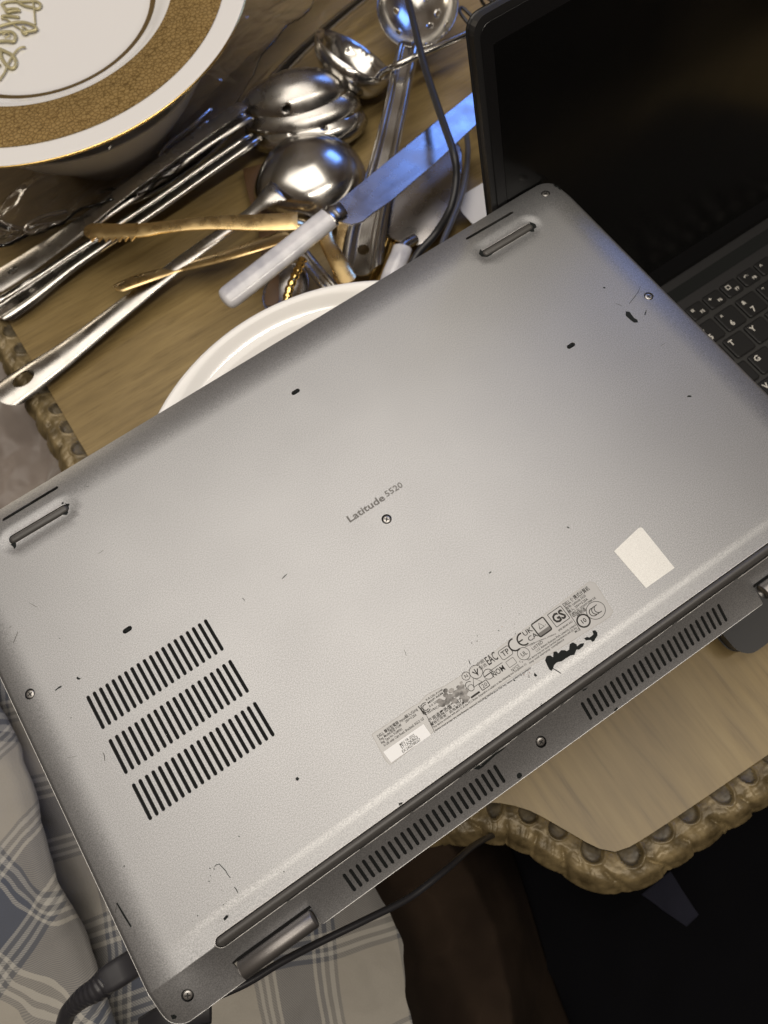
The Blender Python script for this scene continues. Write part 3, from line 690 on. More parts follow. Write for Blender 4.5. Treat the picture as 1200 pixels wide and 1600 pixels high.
def tl(s, a, b, h, m=m_print, bold=0.014, up=.00011):
    text('label_text', s, a[0], a[1], h, m, lab, w=math.hypot(b[0] - a[0], b[1] - a[1]), bold=bold, up=up, rot=math.atan2(b[1] - a[1], b[0] - a[0]))
tl('DELL 筆記型電腦 Input輸入/Giriş', A(92, 800), A(628, 425), .00115)
tl('Reg. Model/型號 P104F      20V⎓3.25A', A(118, 838), A(612, 495), .00105)
tl('Reg. Type No. P104F001', A(140, 880), A(418, 690), .00105)
tl('In UK only: Cain Road, Bracknell, RG12 1LF', A(178, 915), A(712, 548), .00105)
tl('MFG YR-2022', A(390, 908), A(586, 768), .00105, bold=.01, up=.00018)
tl('ST:13QKBG3', A(412, 950), A(630, 800), .00125, bold=.015, up=.00018)
tl('EX:2402788267', A(425, 1003), A(668, 830), .00115, bold=.01, up=.00018)
def bar(a, b, w, par=lab, m=m_print): decal('rule', [line_poly_const([a, b], w)], .0001, m, par)
def line_poly_const(pts, w):
    L = []; Rr = []; n = len(pts)
    for i, p in enumerate(pts):
        a = pts[max(0, i - 1)]; b = pts[min(n - 1, i + 1)]; dx, dy = b[0] - a[0], b[1] - a[1]; l = math.hypot(dx, dy) + 1e-9; nx, ny = -dy / l * w, dx / l * w
        L.append((p[0] + nx, p[1] + ny)); Rr.append((p[0] - nx, p[1] - ny))
    return L + Rr[::-1]
bar(A(628, 375), A(735, 490), .00022); bar(A(652, 358), A(745, 490), .0001); bar(A(740, 492), A(855, 732), .00010)
tl('使用過度恐傷害視力', A(785, 600), A(1235, 290), .00150)
tl('警告使用者：此為資訊產品', A(805, 640), A(1300, 305), .0009)
tl('This device complies with part 15 of the FCC Rules. Operation is subject to the following two conditions: (1)', A(835, 672), Cc_(780, 452), .00085)
tl('device must accept any interference received, including interference that may cause undesired operation', A(860, 712), Cc_(800, 470), .00085)
tl('R-R-DEL-P104F', E_(225, 990), E_(450, 845), .0008); tl('MSIP-REM', E_(250, 1030), E_(450, 890), .0008); tl('E-E 225', E_(270, 1075), E_(380, 1000), .0008); tl('VCCI', E_(330, 1115), E_(430, 1050), .0009)
tl('UAB 0202.1', E_(245, 1165), E_(350, 1090), .0007)
# smeared ink
sm = []
for cx, cy, r in ((480, 850, 30), (560, 850, 34), (625, 890, 48), (700, 800, 36), (650, 800, 22), (535, 950, 52), (600, 985, 36), (400, 990, 34), (440, 1020, 45), (480, 905, 30), (745, 860, 38), (720, 910, 48), (755, 960, 44), (500, 1000, 40), (690, 745, 18), (660, 860, 40)):
    x, y = E_(cx, cy); rr = r / 8.571 / 3100
    sm.append([(x + rr * math.cos(a) * (1 + .45 * noise.noise(Vector((cx, a * 2, 0)))), y + rr * .8 * math.sin(a) * (1 + .45 * noise.noise(Vector((a * 2, cy, 0))))) for a in np.linspace(0, 6.2, 13)])
for i, s_ in enumerate(sm): decal('ink_smear', [s_], .00009 + i * .000004, m_smudge, lab)
# symbols
def ring(c, r, w=.00011, n=28, a0=0, a1=360, ry=None, par=lab):
    pts = [(c[0] + r * math.cos(math.radians(a0 + (a1 - a0) * k / n)), c[1] + (ry or r) * math.sin(math.radians(a0 + (a1 - a0) * k / n))) for k in range(n + 1)]
    V = []; Fc = []
    for i, p in enumerate(pts):
        dx, dy = p[0] - c[0], p[1] - c[1]; l = math.hypot(dx, dy)
        V.append(on(p[0] + dx / l * w, p[1] + dy / l * w, .00012)); V.append(on(p[0] - dx / l * w, p[1] - dy / l * w, .00012))
    for i in range(n): Fc.append((2 * i, 2 * i + 2, 2 * i + 3, 2 * i + 1))
    mk('symbol', V, Fc, m_print, par, False)
def ptl(pts, w): decal('symbol', [line_poly_const(pts, w)], .00012, m_print, lab)
def rot_off(c, dx, dy): return (c[0] + dx, c[1] + dy)
def kc(c, s):
    ring(c, s, .00016, a0=50, a1=310); ring(c, s * .62, .00016, a0=50, a1=310)
    ptl([rot_off(c, -s * 1.15, s * 1.1), rot_off(c, -s * 1.15, -s * 1.1)], .00016)
kc(E_(215, 1075), .0019)
c = E_(755, 655); ring(c, .0017); text('symbol', 'N', c[0] - .0007, c[1] - .0007, .0014, m_print, lab, bold=.01)
c = E_(888, 598); ring(c, .0028); ptl([rot_off(c, 0, .0014), rot_off(c, 0, -.0018)], .0002); ptl([rot_off(c, -.0013, .0008), rot_off(c, 0, -.0012), rot_off(c, .0013, .0008)], .00025)
a = E_(915, 515); text('symbol', '中國', a[0] - .0003, a[1] - .0002, .0012, m_print, lab, w=.0036); text('symbol', '製造', a[0] - .0003, a[1] - .0021, .0012, m_print, lab, w=.0036)
a = Cc_(605, 450); text('symbol', 'EAC', a[0], a[1] - .0008, .0037, m_print, lab, w=.0052, bold=.012)
c = E_(1055, 628); ring(c, .0021, .00013); ptl([rot_off(c, -.0019, 0), rot_off(c, .0019, 0)], .0002)
a = Cc_(632, 512); text('symbol', 'NOM', a[0], a[1], .0024, m_print, lab, w=.0062, bold=.01); ptl([(a[0], a[1] + .0031), (a[0] + .0068, a[1] + .0031)], .00012)
c = Cc_(685, 400); L = rrect(c[0] - .0027, c[1] - .0021, c[0] + .0027, c[1] + .0021, .0010); ptl(L + [L[0]], .00012); text('symbol', 'TP', c[0] - .0018, c[1] - .0010, .0023, m_print, lab, w=.0036, bold=.01)
c = Cc_(712, 445); ptl(rrect(c[0] - .0019, c[1] - .0012, c[0] + .0019, c[1] + .0016, .0003) + [(c[0] + .0019, c[1] + .0013)], .00009); text('symbol', 'NYCE', c[0] - .0020, c[1] - .0031, .0012, m_print, lab, w=.0040)
c = Cc_(766, 404); ring(c, .0026, .00012); text('symbol', 'UL', c[0] - .0013, c[1] - .0009, .0018, m_print, lab, w=.0027, bold=.012); text('symbol', 'c', c[0] - .0036, c[1] - .0022, .0012, m_print, lab)
a = Cc_(820, 372); text('symbol', 'LISTED', a[0] - .0020, a[1] - .0006, .0012, m_print, lab, w=.0056, bold=.01); text('symbol', '11R4', a[0] - .0020, a[1] + .0012, .0009, m_print, lab, w=.0025)
c = Cc_(727, 363); ring(c, .0026, .00032, a0=75, a1=285)
c = Cc_(760, 342); c = (c[0] + .0006, c[1]); ring(c, .0026, .00032, a0=75, a1=285); ptl([rot_off(c, -.0026, 0), rot_off(c, -.0004, 0)], .00028)
a = Cc_(770, 328); text('symbol', 'UK', a[0] - .0000, a[1] - .0000, .0021, m_print, lab, w=.0046, bold=.012); text('symbol', 'CA', a[0] + .0004, a[1] - .0030, .0021, m_print, lab, w=.0046, bold=.012)
# mark boxes
c = Cc_(846, 285); L = rrect(c[0] - .0031, c[1] - .0032, c[0] + .0031, c[1] + .0032, .0007); ptl(L + [L[0]], .00028)
decal('symbol', [rrect(c[0] - .0030, c[1] - .0031, c[0] + .0030, c[1] - .0014, .0004)], .00011, m_gray_print, lab)
ptl([rot_off(c, -.0012, -.0004), rot_off(c, .0012, -.0004), rot_off(c, 0, .0020), rot_off(c, -.0012, -.0004)], .00016); ptl([rot_off(c, .0018, -.0002), rot_off(c, .0020, -.0002)], .00022)
c = Cc_(922, 238); L = rrect(c[0] - .0035, c[1] - .0032, c[0] + .0035, c[1] + .0032, .0003); ptl(L + [L[0]], .00014)
text('symbol', 'GS', c[0] - .0029, c[1] - .0020, .0040, m_print, lab, w=.0058, bold=.035)
bar(Cc_(945, 188), Cc_(1020, 300), .00011)
a = B(740, 290); a2 = B(985, 120)
tl('DELL 便携式计算机', B(730, 293), B(970, 125), .0016); tl('型号: Latitude 5520', B(755, 318), B(935, 190), .0010); tl('输入: 20V⎓3.25A', B(775, 350), B(955, 222), .0011)
tl('CMIIT ID: 2020AP13984 DE', B(795, 372), B(1028, 210), .0009); tl('中国制造', B(815, 395), B(940, 320), .0013)
c = B(910, 420); ring(c, .0027, .00034); text('symbol', '10', c[0] - .0014, c[1] - .0009, .0018, m_print, lab, w=.0026, bold=.02)
c = B(1025, 322); ring(c, .0042, .00012, ry=.0037)
for k in (-.0013, 0, .0013): ring((c[0] + k, c[1]), .0017, .00017, a0=70, a1=290, n=16)
tl('SPIE 80340 AIO', B(680, 522), B(812, 430), .0008); tl('L.I.Z. Raheen Business Park, Limerick, Ireland', B(470, 712), B(840, 465), .0009); tl('This device may not cause harmful interference, and (2) this', B(390, 800), B(850, 490), .00085)
tl('may void warranty. compliance', B(405, 825), B(730, 600), .00085); tl('www.dell.com/regulatory_compliance', B(365, 668), B(655, 545), .0006); tl('MCZ', B(835, 535), B(880, 505), .0009)
# crossed square and triangle by the smear
c = E_(890, 735); ptl([rot_off(c, -.0021, -.0012), rot_off(c, .0021, -.0012), rot_off(c, 0, .0020), rot_off(c, -.0021, -.0012)], .00013)
c = E_(1000, 775); L = rrect(c[0] - .0019, c[1] - .0014, c[0] + .0019, c[1] + .0014, .0003); ptl(L + [L[0]], .00015); text('symbol', '20', c[0] - .0012, c[1] - .0008, .0016, m_print, lab, w=.0024)
c = E_(800, 780); ring(c, .0016, .00014, a0=30, a1=200); ring((c[0], c[1] - .0012), .0013, .00012); decal('symbol', [rrect(*(lambda p: (p[0] - .0022, p[1] - .0004, p[0] + .0022, p[1] + .0004))(E_(880, 905)), .0001)], .00011, m_print, lab)
# white square sticker
decal('hologram_sticker', [DC(3, 800, 800, [(478,184),(592,76),(604,72),(612,76),(762,262),(628,357)])], .0001, m_holo)
# rust stain by the label
m_rust = mat('rust_stain', (.20, .07, .03), .7)
decal('rust_speck', [disc(*Cc_(785 + random.gauss(0, 10), 492 + random.gauss(0, 8)), random.uniform(.00008, .0002), 6) for _ in range(8)] + [disc(*Cc_(670, 284), .0002, 6)], .00006, m_rust)
# ================================================================ BLACK LAPTOP (open, behind)
bl = thing('black_laptop', 'open black laptop with switched off screen standing behind the silver laptop', 'laptop')
BX0, BX1, BY0, BY1, BZ = .3225, .6825, -.0225, .2035, .020
L = rrect(BX0, BY0, BX1, BY1, .009)
bevel(slab('base', L, BZ, rrect(BX0 + .003, BY0 + .003, BX1 - .003, BY1 - .003, .009), .0022, m_blk, bl), .0008, 2)
KX, KY, KP = .4630, .1368, .0187
pw = [(BX0 + .016, .0495), (BX1 - .012, .0495), (BX1 - .012, .1795), (BX0 + .016, .1795)]
mk('keyboard_tray', [(x, y, BZ + .0003) for x, y in pw], [(0, 1, 2, 3)], m_deck, bl, False)
mk('speaker_grille', [(x, y, BZ + .0004) for x, y in ((.40, .1865), (.60, .1865), (.60, .1965), (.40, .1965))], [(0, 1, 2, 3)], m_grille, bl, False)
kme = {}
def key(cx, cy, w, h, lab1=None, lab2=None):
    kk = (round(w, 4), round(h, 4))
    if kk not in kme:
        L = rrect(-w / 2, -h / 2, w / 2, h / 2, .0016, 3); L2 = rrect(-w / 2 + .0007, -h / 2 + .0007, w / 2 - .0007, h / 2 - .0007, .0014, 3); n = len(L)
        me = bpy.data.meshes.new('key'); me.from_pydata([(x, y, 0) for x, y in L] + [(x, y, .0011) for x, y in L] + [(x, y, .0015) for x, y in L2], [],
            [(i, (i + 1) % n, n + (i + 1) % n, n + i) for i in range(n)] + [(n + i, n + (i + 1) % n, 2 * n + (i + 1) % n, 2 * n + i) for i in range(n)] + [tuple(range(2 * n, 3 * n))])
        me.materials.append(m_key); kme[kk] = me
    o = bpy.data.objects.new('key', kme[kk]); C.objects.link(o); o.parent = bl; o.location = (cx, cy, BZ + .0006)
    def put(s, dx, dy, hh):
        text('key_label', s, 0, 0, hh, m_keyprint, o, bold=.02, conv=lambda a, b: (a + dx, b + dy, .00165))
    if lab1: put(lab1, *([-w / 2 + .0024, h / 2 - .0064, .0040] if not lab2 else [-w / 2 + .0026, h / 2 - .0056, .0030]))
    if lab2: put(lab2, -w / 2 + .0044 if h > .012 else w / 2 - .0060, -h / 2 + .0024 if h > .012 else -h / 2 + .0018, .0040 if h > .012 else .0022)
kw = .0160
numrow = ['`', '1', '2', '3', '4', '5', '6', '7', '8', '9', '0', '-', '=']; numsh = ['~', '!', '@', '#', '$', '%', '^', '&', '*', '(', ')', '_', '+']
for i, (a, b) in enumerate(zip(numrow, numsh)): key(KX + .0094 + (i - 6) * KP, KY + KP, kw, kw, b, a)
for row, off, y in (('QWERTYUIOP', 0, 0), ('ASDFGHJKL', .0047, -1), ('ZXCVBNM', .0141, -2)):
    for i, ch in enumerate(row): key(KX + off + (i - 4) * KP, KY + y * KP, kw, kw, ch)
key(KX + (-5.35) * KP, KY, .024, kw, 'Tab'); key(KX - 5.3 * KP, KY - KP, .028, kw, 'Caps'); key(KX - 5.2 * KP + .004, KY - 2 * KP, .034, kw, 'Shift')
fx = U(1083, 488, BZ).x; fy = U(1125, 462, BZ).y; fp = (U(1190, 418, BZ).x - U(1083, 488, BZ).x) / 4
icons = ['«', '»', '¤', '+', '□', '↶', '^', '≡', '»', '≈', '□', '»']
for i in range(-7, 12):
    key(fx + i * fp + .002, fy - .0005, fp - .0020, .0112, icons[(i + 2) % 12], 'F%d' % ((i + 4) % 12 + 1))
key(.455, KY - 3.05 * KP, .095, kw)
box('touchpad', .40, .50, -.016, .043, BZ + .0002, BZ + .0005, m_deck, bl)
# lid: hinge line along x, leaning back
ang = math.radians(76.0); LL = .2355
lidM = Matrix.Translation((0, BY1 - .0005, BZ - .001)) @ Matrix.Rotation(ang, 4, 'X')      # local y runs up the lid, local -z faces the keyboard side
def lidpart(name, L, z0, z1, m, bev=0):
    o = slab(name, L, z1, L, z0, m, bl, True); o.matrix_local = lidM
    if bev: bevel(o, bev, 3)
    return o
Mx = lambda x0, y0, x1, y1, r: rrect(x0, y0, x1, y1, r)
# local +z after the turn faces away from the viewer side: check sign with the deck normal
lidpart('lid_shell', Mx(BX0 + .001, .002, BX1 - .001, LL, .0065), -.0062, 0, m_blk, .0009)
lidpart('screen_bezel', Mx(BX0 + .0038, .006, BX1 - .0038, LL - .003, .005), 0, .0007, m_bezel, .0003)
lidpart('screen', Mx(BX0 + .0095, .022, BX1 - .0095, LL - .0125, .0008), .0007, .0009, m_screen)
lidpart('lid_hinge', Mx(BX0 + .05, -.004, BX1 - .05, .010, .002), -.004, 0, m_blk, .001)

# ================================================================ PLATES
CXP, CYP, PZ = .1985, .606, .120
pl = thing('charger_plate', 'large white plate with gold rim and gold reptile pattern band, topmost at upper left', 'plate')
prof = [(.0, -.0120), (.073, -.0120), (.082, -.0105), (.090, -.0060), (.0975, -.0035), (.118, -.0018), (.136, -.0006), (.150, .0004), (.1528, .0006), (.1535, .0), (.152, -.0022), (.136, -.0040), (.10, -.0070), (.080, -.0160), (.0, -.0160)]
lathe('plate_body', prof, CXP, CYP, m_china, pl, 160, PZ)
lathe('gold_band', [(.0975, -.0033), (.1060, -.0022), (.118, -.0011), (.127, -.0006), (.1362, -.0002)], CXP, CYP, m_band, pl, 160, PZ + .0002)
lathe('gold_ring', [(.0788, -.0109), (.0795, -.0104), (.0812, -.0102), (.0828, -.0097), (.0834, -.0096)], CXP, CYP, m_ring, pl, 160, PZ)
lathe('gold_rim', [(.1527, .0007), (.1533, .00085), (.15385, .0003), (.1537, -.0003), (.1530, -.0010)], CXP, CYP, m_gold_s, pl, 160, PZ)
sc = thing('gold_script', 'pale gold cut out lettering in looped handwriting lying on the patterned plate', 'lettering')
G8 = lambda pts, z=PZ - .0108: [U(x / 8, y / 8, z) for x, y in pts]
strokes = [([(20, 60), (60, 30), (150, 18), (300, 20), (430, 15), (495, 40), (512, 80), (470, 112), (400, 92), (300, 70), (220, 20), (180, -40)], 2.6), ([(24, 55), (60, 100), (90, 150), (150, 140), (255, 130)], 3.0), ([(90, 112), (150, 105), (230, 108)], 2.2),
    ([(36, 235), (30, 205), (80, 198), (240, 216)], 2.9), ([(40, 232), (100, 252), (200, 330), (262, 370), (275, 410), (310, 432), (352, 402), (318, 350), (280, 340), (300, 320)], 1.6),
    ([(-40, 345), (60, 310), (180, 284), (300, 280), (400, 310), (455, 350), (430, 378), (350, 395), (290, 408), (280, 380)], 3.0), ([(400, -40), (420, 60), (430, 150), (442, 300)], 1.8),
    ([(-40, 415), (60, 398), (150, 402), (196, 450), (186, 500), (160, 520), (60, 512), (-30, 520)], 3.0), ([(30, 440), (80, 410), (120, 440), (60, 480)], 1.4),
    ([(-40, 600), (80, 650), (165, 700), (202, 780), (180, 842), (130, 852), (70, 800), (20, 720), (5, 640)], 3.2), ([(318, 592), (270, 590), (200, 640), (110, 780), (60, 900), (-10, 1000)], 1.9), ([(-30, 800), (0, 815)], 2.4)]
for i, (p, w) in enumerate(strokes):
    tube('letter_stroke', G8(p, PZ - .0108 + .0004 * (i % 3)), w * .00042, m_script, sc, 10, .75, sm=7)
bw_ = lathe('white_bowl', [(.113, .084), (.1115, .0845), (.110, .083), (.085, .055), (.055, .022), (.045, .012), (.0, .010), (.0, .0), (.046, .0), (.050, .004), (.060, .018), (.088, .050), (.113, .084)], .2015, .5990, m_cup, None, 120)
tag(bw_, 'plain white bowl beneath the gold banded plate, its lower side in shadow', 'bowl')
lathe('dish', [(.0, .084), (.05, .084), (.07, .1035), (.0, .1035)], .1985, .606, m_cup, bw_, 60).name = 'foot_ring'
rb = thing('serving_bowl', 'wide rimmed glossy white bowl partly hidden under the front edge of the silver laptop', 'bowl')
rbx, rby = .1865, .1500
prof = [(.0, .012), (.050, .013), (.075, .040), (.080, .092), (.086, .108), (.094, .1205), (.102, .1280), (.110, .1335), (.1165, .1366), (.1193, .1378), (.1203, .1372), (.1200, .1362), (.112, .1338), (.094, .1290), (.082, .108), (.07, .038), (.048, .0), (.0, .0)]
lathe('bowl_body', [(r * 1.0, z) for r, z in prof], rbx, rby, m_china, rb, 160)
wt = U(711, 318, .012)
o = slab('white_tray', rrect(wt.x, .222, wt.x + .13, wt.y, .013, 8), .014, rrect(wt.x + .006, .228, wt.x + .12, wt.y - .006, .01, 8), .001, m_china, None); bevel(o, .0018, 3)
for p_ in o.data.polygons: p_.use_smooth = False
tag(o, 'white rounded corner of a dish between the black screen and the silver laptop', 'dish')

# ================================================================ CUTLERY
def dep(px, py, z):
    p = np.array(U(px, py, z)) - CP; return float(R[2] @ p)
def wm(px, py, z, w): return w * dep(px, py, z) / F
def path4(pts, n=10):
    """px, py, z, full width px -> smooth centre line with half widths"""
    Q = [U(a, b, c) for a, b, c, d in pts]; Wd = [wm(a, b, c, d) / 2 for a, b, c, d in pts]
    PP = catmull(Q, n); WW = []
    for i in range(len(Wd) - 1):
        a = Wd[max(i - 1, 0)]; b = Wd[i]; c = Wd[i + 1]; d = Wd[min(i + 2, len(Wd) - 1)]
        for k in range(n):
            t = k / n; WW.append(.5 * ((2 * b) + (c - a) * t + (2 * a - 5 * b + 4 * c - d) * t * t + (3 * b - a - 3 * c + d) * t ** 3))
    WW.append(Wd[-1]); return PP, [max(1e-4, w) for w in WW]
def handle(name, pts, prof, m, parent, holes=(), th=.0013, round_end=True, n=10, roll=0., across=11, teeth=None):
    PP, WW = path4(pts, n); s = [0.]
    for a, b in zip(PP, PP[1:]): s.append(s[-1] + (b - a).length)
    s = np.array(s); WW = np.array(WW); Lt = s[-1]
    def w_at(x):
        w = np.interp(x, s, WW)
        if round_end:
            e = Lt - x; w0 = WW[-1]
            if e < w0: w = w * math.sqrt(max(.0, 1 - ((w0 - e) / w0) ** 2)) + 1e-5
        return w
    ss = list(np.arange(0, Lt - WW[-1], .003)) + [Lt - WW[-1] * (1 - math.sin(k * math.pi / 16)) for k in range(0, 9)] if round_end else list(np.arange(0, Lt, .003)) + [Lt]
    up_s = [(x, w_at(x)) for x in ss]; dn = [(x, -w_at(x)) for x in ss[::-1]]
    if teeth:
        a, b, k, dp, side_ = teeth; a += Lt; b += Lt; xs_ = np.linspace(a, b, 2 * k + 1)
        def tz(L, sg):
            L = [p for p in L if not (a <= p[0] <= b)] + [(x, sg * (w_at(x) + (dp if i % 2 else -dp * .2))) for i, x in enumerate(xs_)]
            return sorted(L, key=lambda p: p[0] * (1 if sg > 0 else -1))
        if side_ >= 0: up_s = tz(up_s, 1)
        if side_ <= 0: dn = tz(dn, -1)
    outl_ = up_s + dn
    fr_ = [-.97, -.9, -.82, -.74, -.66, -.58, -.50, -.40, -.28, -.14, 0, .14, .28, .40, .50, .58, .66, .74, .82, .9, .97]
    GG = np.array([(x, w_at(x) * f) for x in ss[1:-2] for f in fr_])
    hl = [disc(h[0] if h[0] > 0 else Lt + h[0], h[1], h[2], 20, h[3] if len(h) > 3 else None) for h in holes]
    wmax = WW.max(); P, T = sheet(outl_, hl, None, None, .00012, GG)
    V = []
    for x, t in P:
        i = min(len(s) - 2, max(0, int(np.searchsorted(s, x)) - 1)); f = (x - s[i]) / (s[i + 1] - s[i] + 1e-12); f = max(0, min(1, f))
        c = PP[i].lerp(PP[i + 1], f); i0, i1 = max(0, i - 2), min(len(PP) - 1, i + 3); tg = (PP[i1] - PP[i0]).normalized()
        sd = tg.cross(Vector((0, 0, 1))).normalized(); sd = Matrix.Rotation(roll, 3, tg) @ sd; up = sd.cross(tg)
        ww = np.interp(x, s, WW); V.append(c + sd * t + up * (prof(min(1.0, abs(t) / ww)) * ww))
    o = solid(mk(name, V, T, m, parent), th); e = o.modifiers.new('split', 'EDGE_SPLIT'); e.split_angle = .75; return o
crown = lambda k: lambda t: k * math.sqrt(max(0, 1 - t * t * .96))
def channel(t): return .34 * (1 - t ** 4) - .30 * max(0, 1 - (t / .60) ** 4) if t < .60 else .34 * (1 - t ** 4)
def rimmed(t): return .26 if .62 < t < .86 else (.26 * max(0, (1 - t) / .14) if t >= .86 else (.02 + .24 * max(0, (t - .46) / .16)))
flatp = lambda t: .12 * (1 - t * t)
def bowl(name, cx, cy, z, Lp, Wp, depth, m, parent, up=1, holes=(), th=.0008, tipz=0., Lv=None, Wv=None, Nv=None, c=None, pw_=.5, egg=0.):
    c = c or U(cx, cy, z); Lv = Lv or (U(cx + Lp[0], cy + Lp[1], z) - c); Wv = Wv or (U(cx + Wp[0], cy + Wp[1], z) - c); Nv = Nv or Vector((0, 0, up))
    P, T = sheet(disc(0, 0, 1, 64), [disc(*h, 12) for h in holes], np.linspace(-1, 1, 38), np.linspace(-1, 1, 38), .02)
    V = []
    for u, v_ in P:
        r = min(1, math.hypot(u, v_)); V.append(c + Lv * u + Wv * (v_ * (1 - egg * max(0, -u) ** 1.4)) + Nv * (depth * max(0, 1 - r ** 2.2) ** pw_ * 1.0) + Vector((0, 0, tipz * u)))
    return solid(mk(name, V, T, m, parent), th, 1 if False else -1)

# three nested serving spoons, backs up
def spoon(lbl, bw, hd, m, holes=(), hh=(), prof=channel, grp=None, hn_='serving_spoon'):
    t = thing(hn_, lbl, 'spoon', grp)
    bowl('spoon_bowl', *bw, m, t, 1, holes, egg=.4); handle('spoon_handle', hd, prof, m, t, hh); return t
g = 'steel serving spoons stacked back up'
spoon('steel serving spoon with two round drain holes, lowest of the nested stack', (484, 206, .014, (88, -22), (13, 36), .017),
      [(402, 213, .026, 20), (380, 228, .030, 24), (330, 262, .026, 26), (230, 332, .020, 27), (120, 405, .012, 32), (40, 463, .008, 46), (-8, 494, .006, 50)], m_steel, [(-.30, .52, .055), (.22, .58, .05), (.58, .30, .05)], [], rimmed, g)
spoon('plain steel serving spoon in the middle of the nested stack', (474, 184, .021, (90, -22), (12, 35), .018),
      [(390, 182, .036, 20), (365, 196, .038, 22), (312, 230, .034, 22), (221, 295, .028, 22), (120, 364, .020, 24), (30, 424, .016, 26), (-40, 470, .014, 26)], m_steel_b, [], [], channel, g)
spoon('steel serving spoon with a slot near its edge, topmost of the nested stack', (460, 160, .029, (84, -20), (10, 34), .021),
      [(380, 165, .044, 20), (360, 180, .046, 22), (300, 222, .042, 22), (210, 288, .036, 22), (120, 358, .028, 26), (50, 408, .024, 36), (-20, 452, .022, 40)], m_steel_b, [(-.18, .80, .07)], [(-.024, 0, .0042, .0034)], flatp, g)
# big ladle
t = thing('ladle', 'large mirror polished steel spoon lying back up with its long handle to the lower left', 'spoon')
bowl('spoon_bowl', 484, 290, .014, (82, -32), (32, 60), .030, m_steel, t, 1, egg=.35)
handle('spoon_handle', [(436, 300, .038, 44), (418, 312, .037, 30), (402, 325, .034, 18), (380, 343, .030, 16), (300, 400, .022, 21), (200, 478, .014, 29), (110, 550, .009, 40), (52, 592, .008, 52), (2, 628, .007, 56)], crown(.42), m_steel_b, t, [(-.0235, 0, .0088, .0056)])
# tipped small ladle
t = thing('small_ladle', 'small steel ladle tipped on its side with a handle pointing right', 'ladle')
c = U(553, 84, .036); d1 = (U(605, 136, .036) - c); d1.normalize(); d2 = (U(600, 30, .036) - c); d2.normalize(); nn_ = (d2 * .62 + Vector((0, 0, .74))); nn_.normalize(); w2 = nn_.cross(d1).normalized()
bowl('ladle_bowl', 0, 0, 0, None, None, .026, m_steel, t, 1, (), .0009, 0, d1 * .0350, w2 * .0310, -nn_, c)
tube('ladle_handle', [U(585, 130, .030), U(600, 112, .040), U(625, 100, .050), U(680, 75, .052), U(760, 40, .050)], .0027, m_steel, t)
# skimmer
t = thing('skimmer', 'steel skimmer spoon with drain holes and a long grooved handle reaching the silver laptop', 'skimmer')
sh = [(-.62, .1), (-.3, .45), (.05, -.1), (.5, .35), (.3, -.45), (-.15, -.6), (.62, -.2), (-.45, -.30), (.05, .75), (.75, .2), (.35, .72), (-.05, .3)]
bowl('skimmer_bowl', 652, 6, .044, (-12, 66), (62, 10), .020, m_steel, t, -1, [(a, b, .055) for a, b in sh], .0009, 0, pw_=.7)
handle('skimmer_handle', [(640, 66, .040, 20), (636, 80, .042, 32), (622, 150, .038, 33), (604, 235, .034, 38), (586, 310, .030, 48), (572, 365, .028, 60), (563, 432, .026, 64)], rimmed, m_steel, t, [(-.0215, 0, .0044)], .0012)
# knife
t = thing('dinner_knife', 'broad steel knife with marbled pearl handle lying across the top of the cutlery pile', 'knife')
PP = catmull([U(348, 472, .062), U(366, 458, .063), U(430, 408, .066), U(490, 360, .068), U(514, 341, .069)], 30)
hw = wm(430, 408, .066, 44) / 2
V, Fc = tube_vf(PP, lambda q: hw * math.sqrt(max(.01, 1 - max(0, 1 - q / .24) ** 2)) * (1 - .10 * q), 20, .58)
mk('knife_handle', V, Fc, m_pearl, t)
V, Fc = tube_vf([U(512, 342, .069), U(516, 339, .069), U(518, 337, .069), U(522, 334, .069), U(526, 331, .069), U(536, 325, .069)], lambda q: hw * (.92, .95, .70, .88, .70, .62)[min(5, int(q * 5.01))], 20, .5)
mk('ferrule', V, Fc, m_steel_b, t)
blade = [(513, 333), (520, 322), (560, 290), (650, 215), (735, 148), (760, 128), (752, 180), (747, 190), (680, 253), (610, 313), (583, 331), (566, 345), (549, 350), (535, 346)]
zb = lambda px: .069 - .018 * max(0, (px - 513) / 240)
Vt = [U(x, y, zb(x)) for x, y in blade]; n = len(Vt)
o = mk('knife_blade', Vt + [v_ - Vector((0, 0, .0012)) for v_ in Vt], [tuple(range(n)), tuple(range(n, 2 * n))[::-1]] + [(i, (i + 1) % n, n + (i + 1) % n, n + i) for i in range(n)], m_blade, t, False); bevel(o, .0003, 2)
# cake server
t = thing('cake_server', 'broad steel cake server with a short pearl handle under the black cable', 'cake server')
ol = [(602, 366), (598, 330), (604, 295), (630, 262), (690, 222), (712, 208), (722, 230), (722, 270), (712, 318), (694, 352), (672, 374), (652, 380), (628, 376)]
Pq = [U(x, y, .026) for x, y in ol]; c0 = sum(Pq, Vector()) / len(Pq)
P, T = sheet([(p.x, p.y) for p in Pq], [], np.arange(min(p.x for p in Pq), max(p.x for p in Pq), .003), np.arange(min(p.y for p in Pq), max(p.y for p in Pq), .003), .0003)
solid(mk('server_blade', [(x, y, .026 - 1.2 * ((x - c0.x) ** 2 + (y - c0.y) ** 2)) for x, y in P], T, m_blade, t), .001)
tube('server_neck', [U(648, 374, .026), U(632, 384, .030), U(628, 392, .030)], .0040, m_steel_b, t, 14)
tube('server_handle', [U(629, 388, .030), U(624, 402, .030), U(612, 430, .028), U(600, 470, .026)], .0072, m_pearl, t, 16, .65)
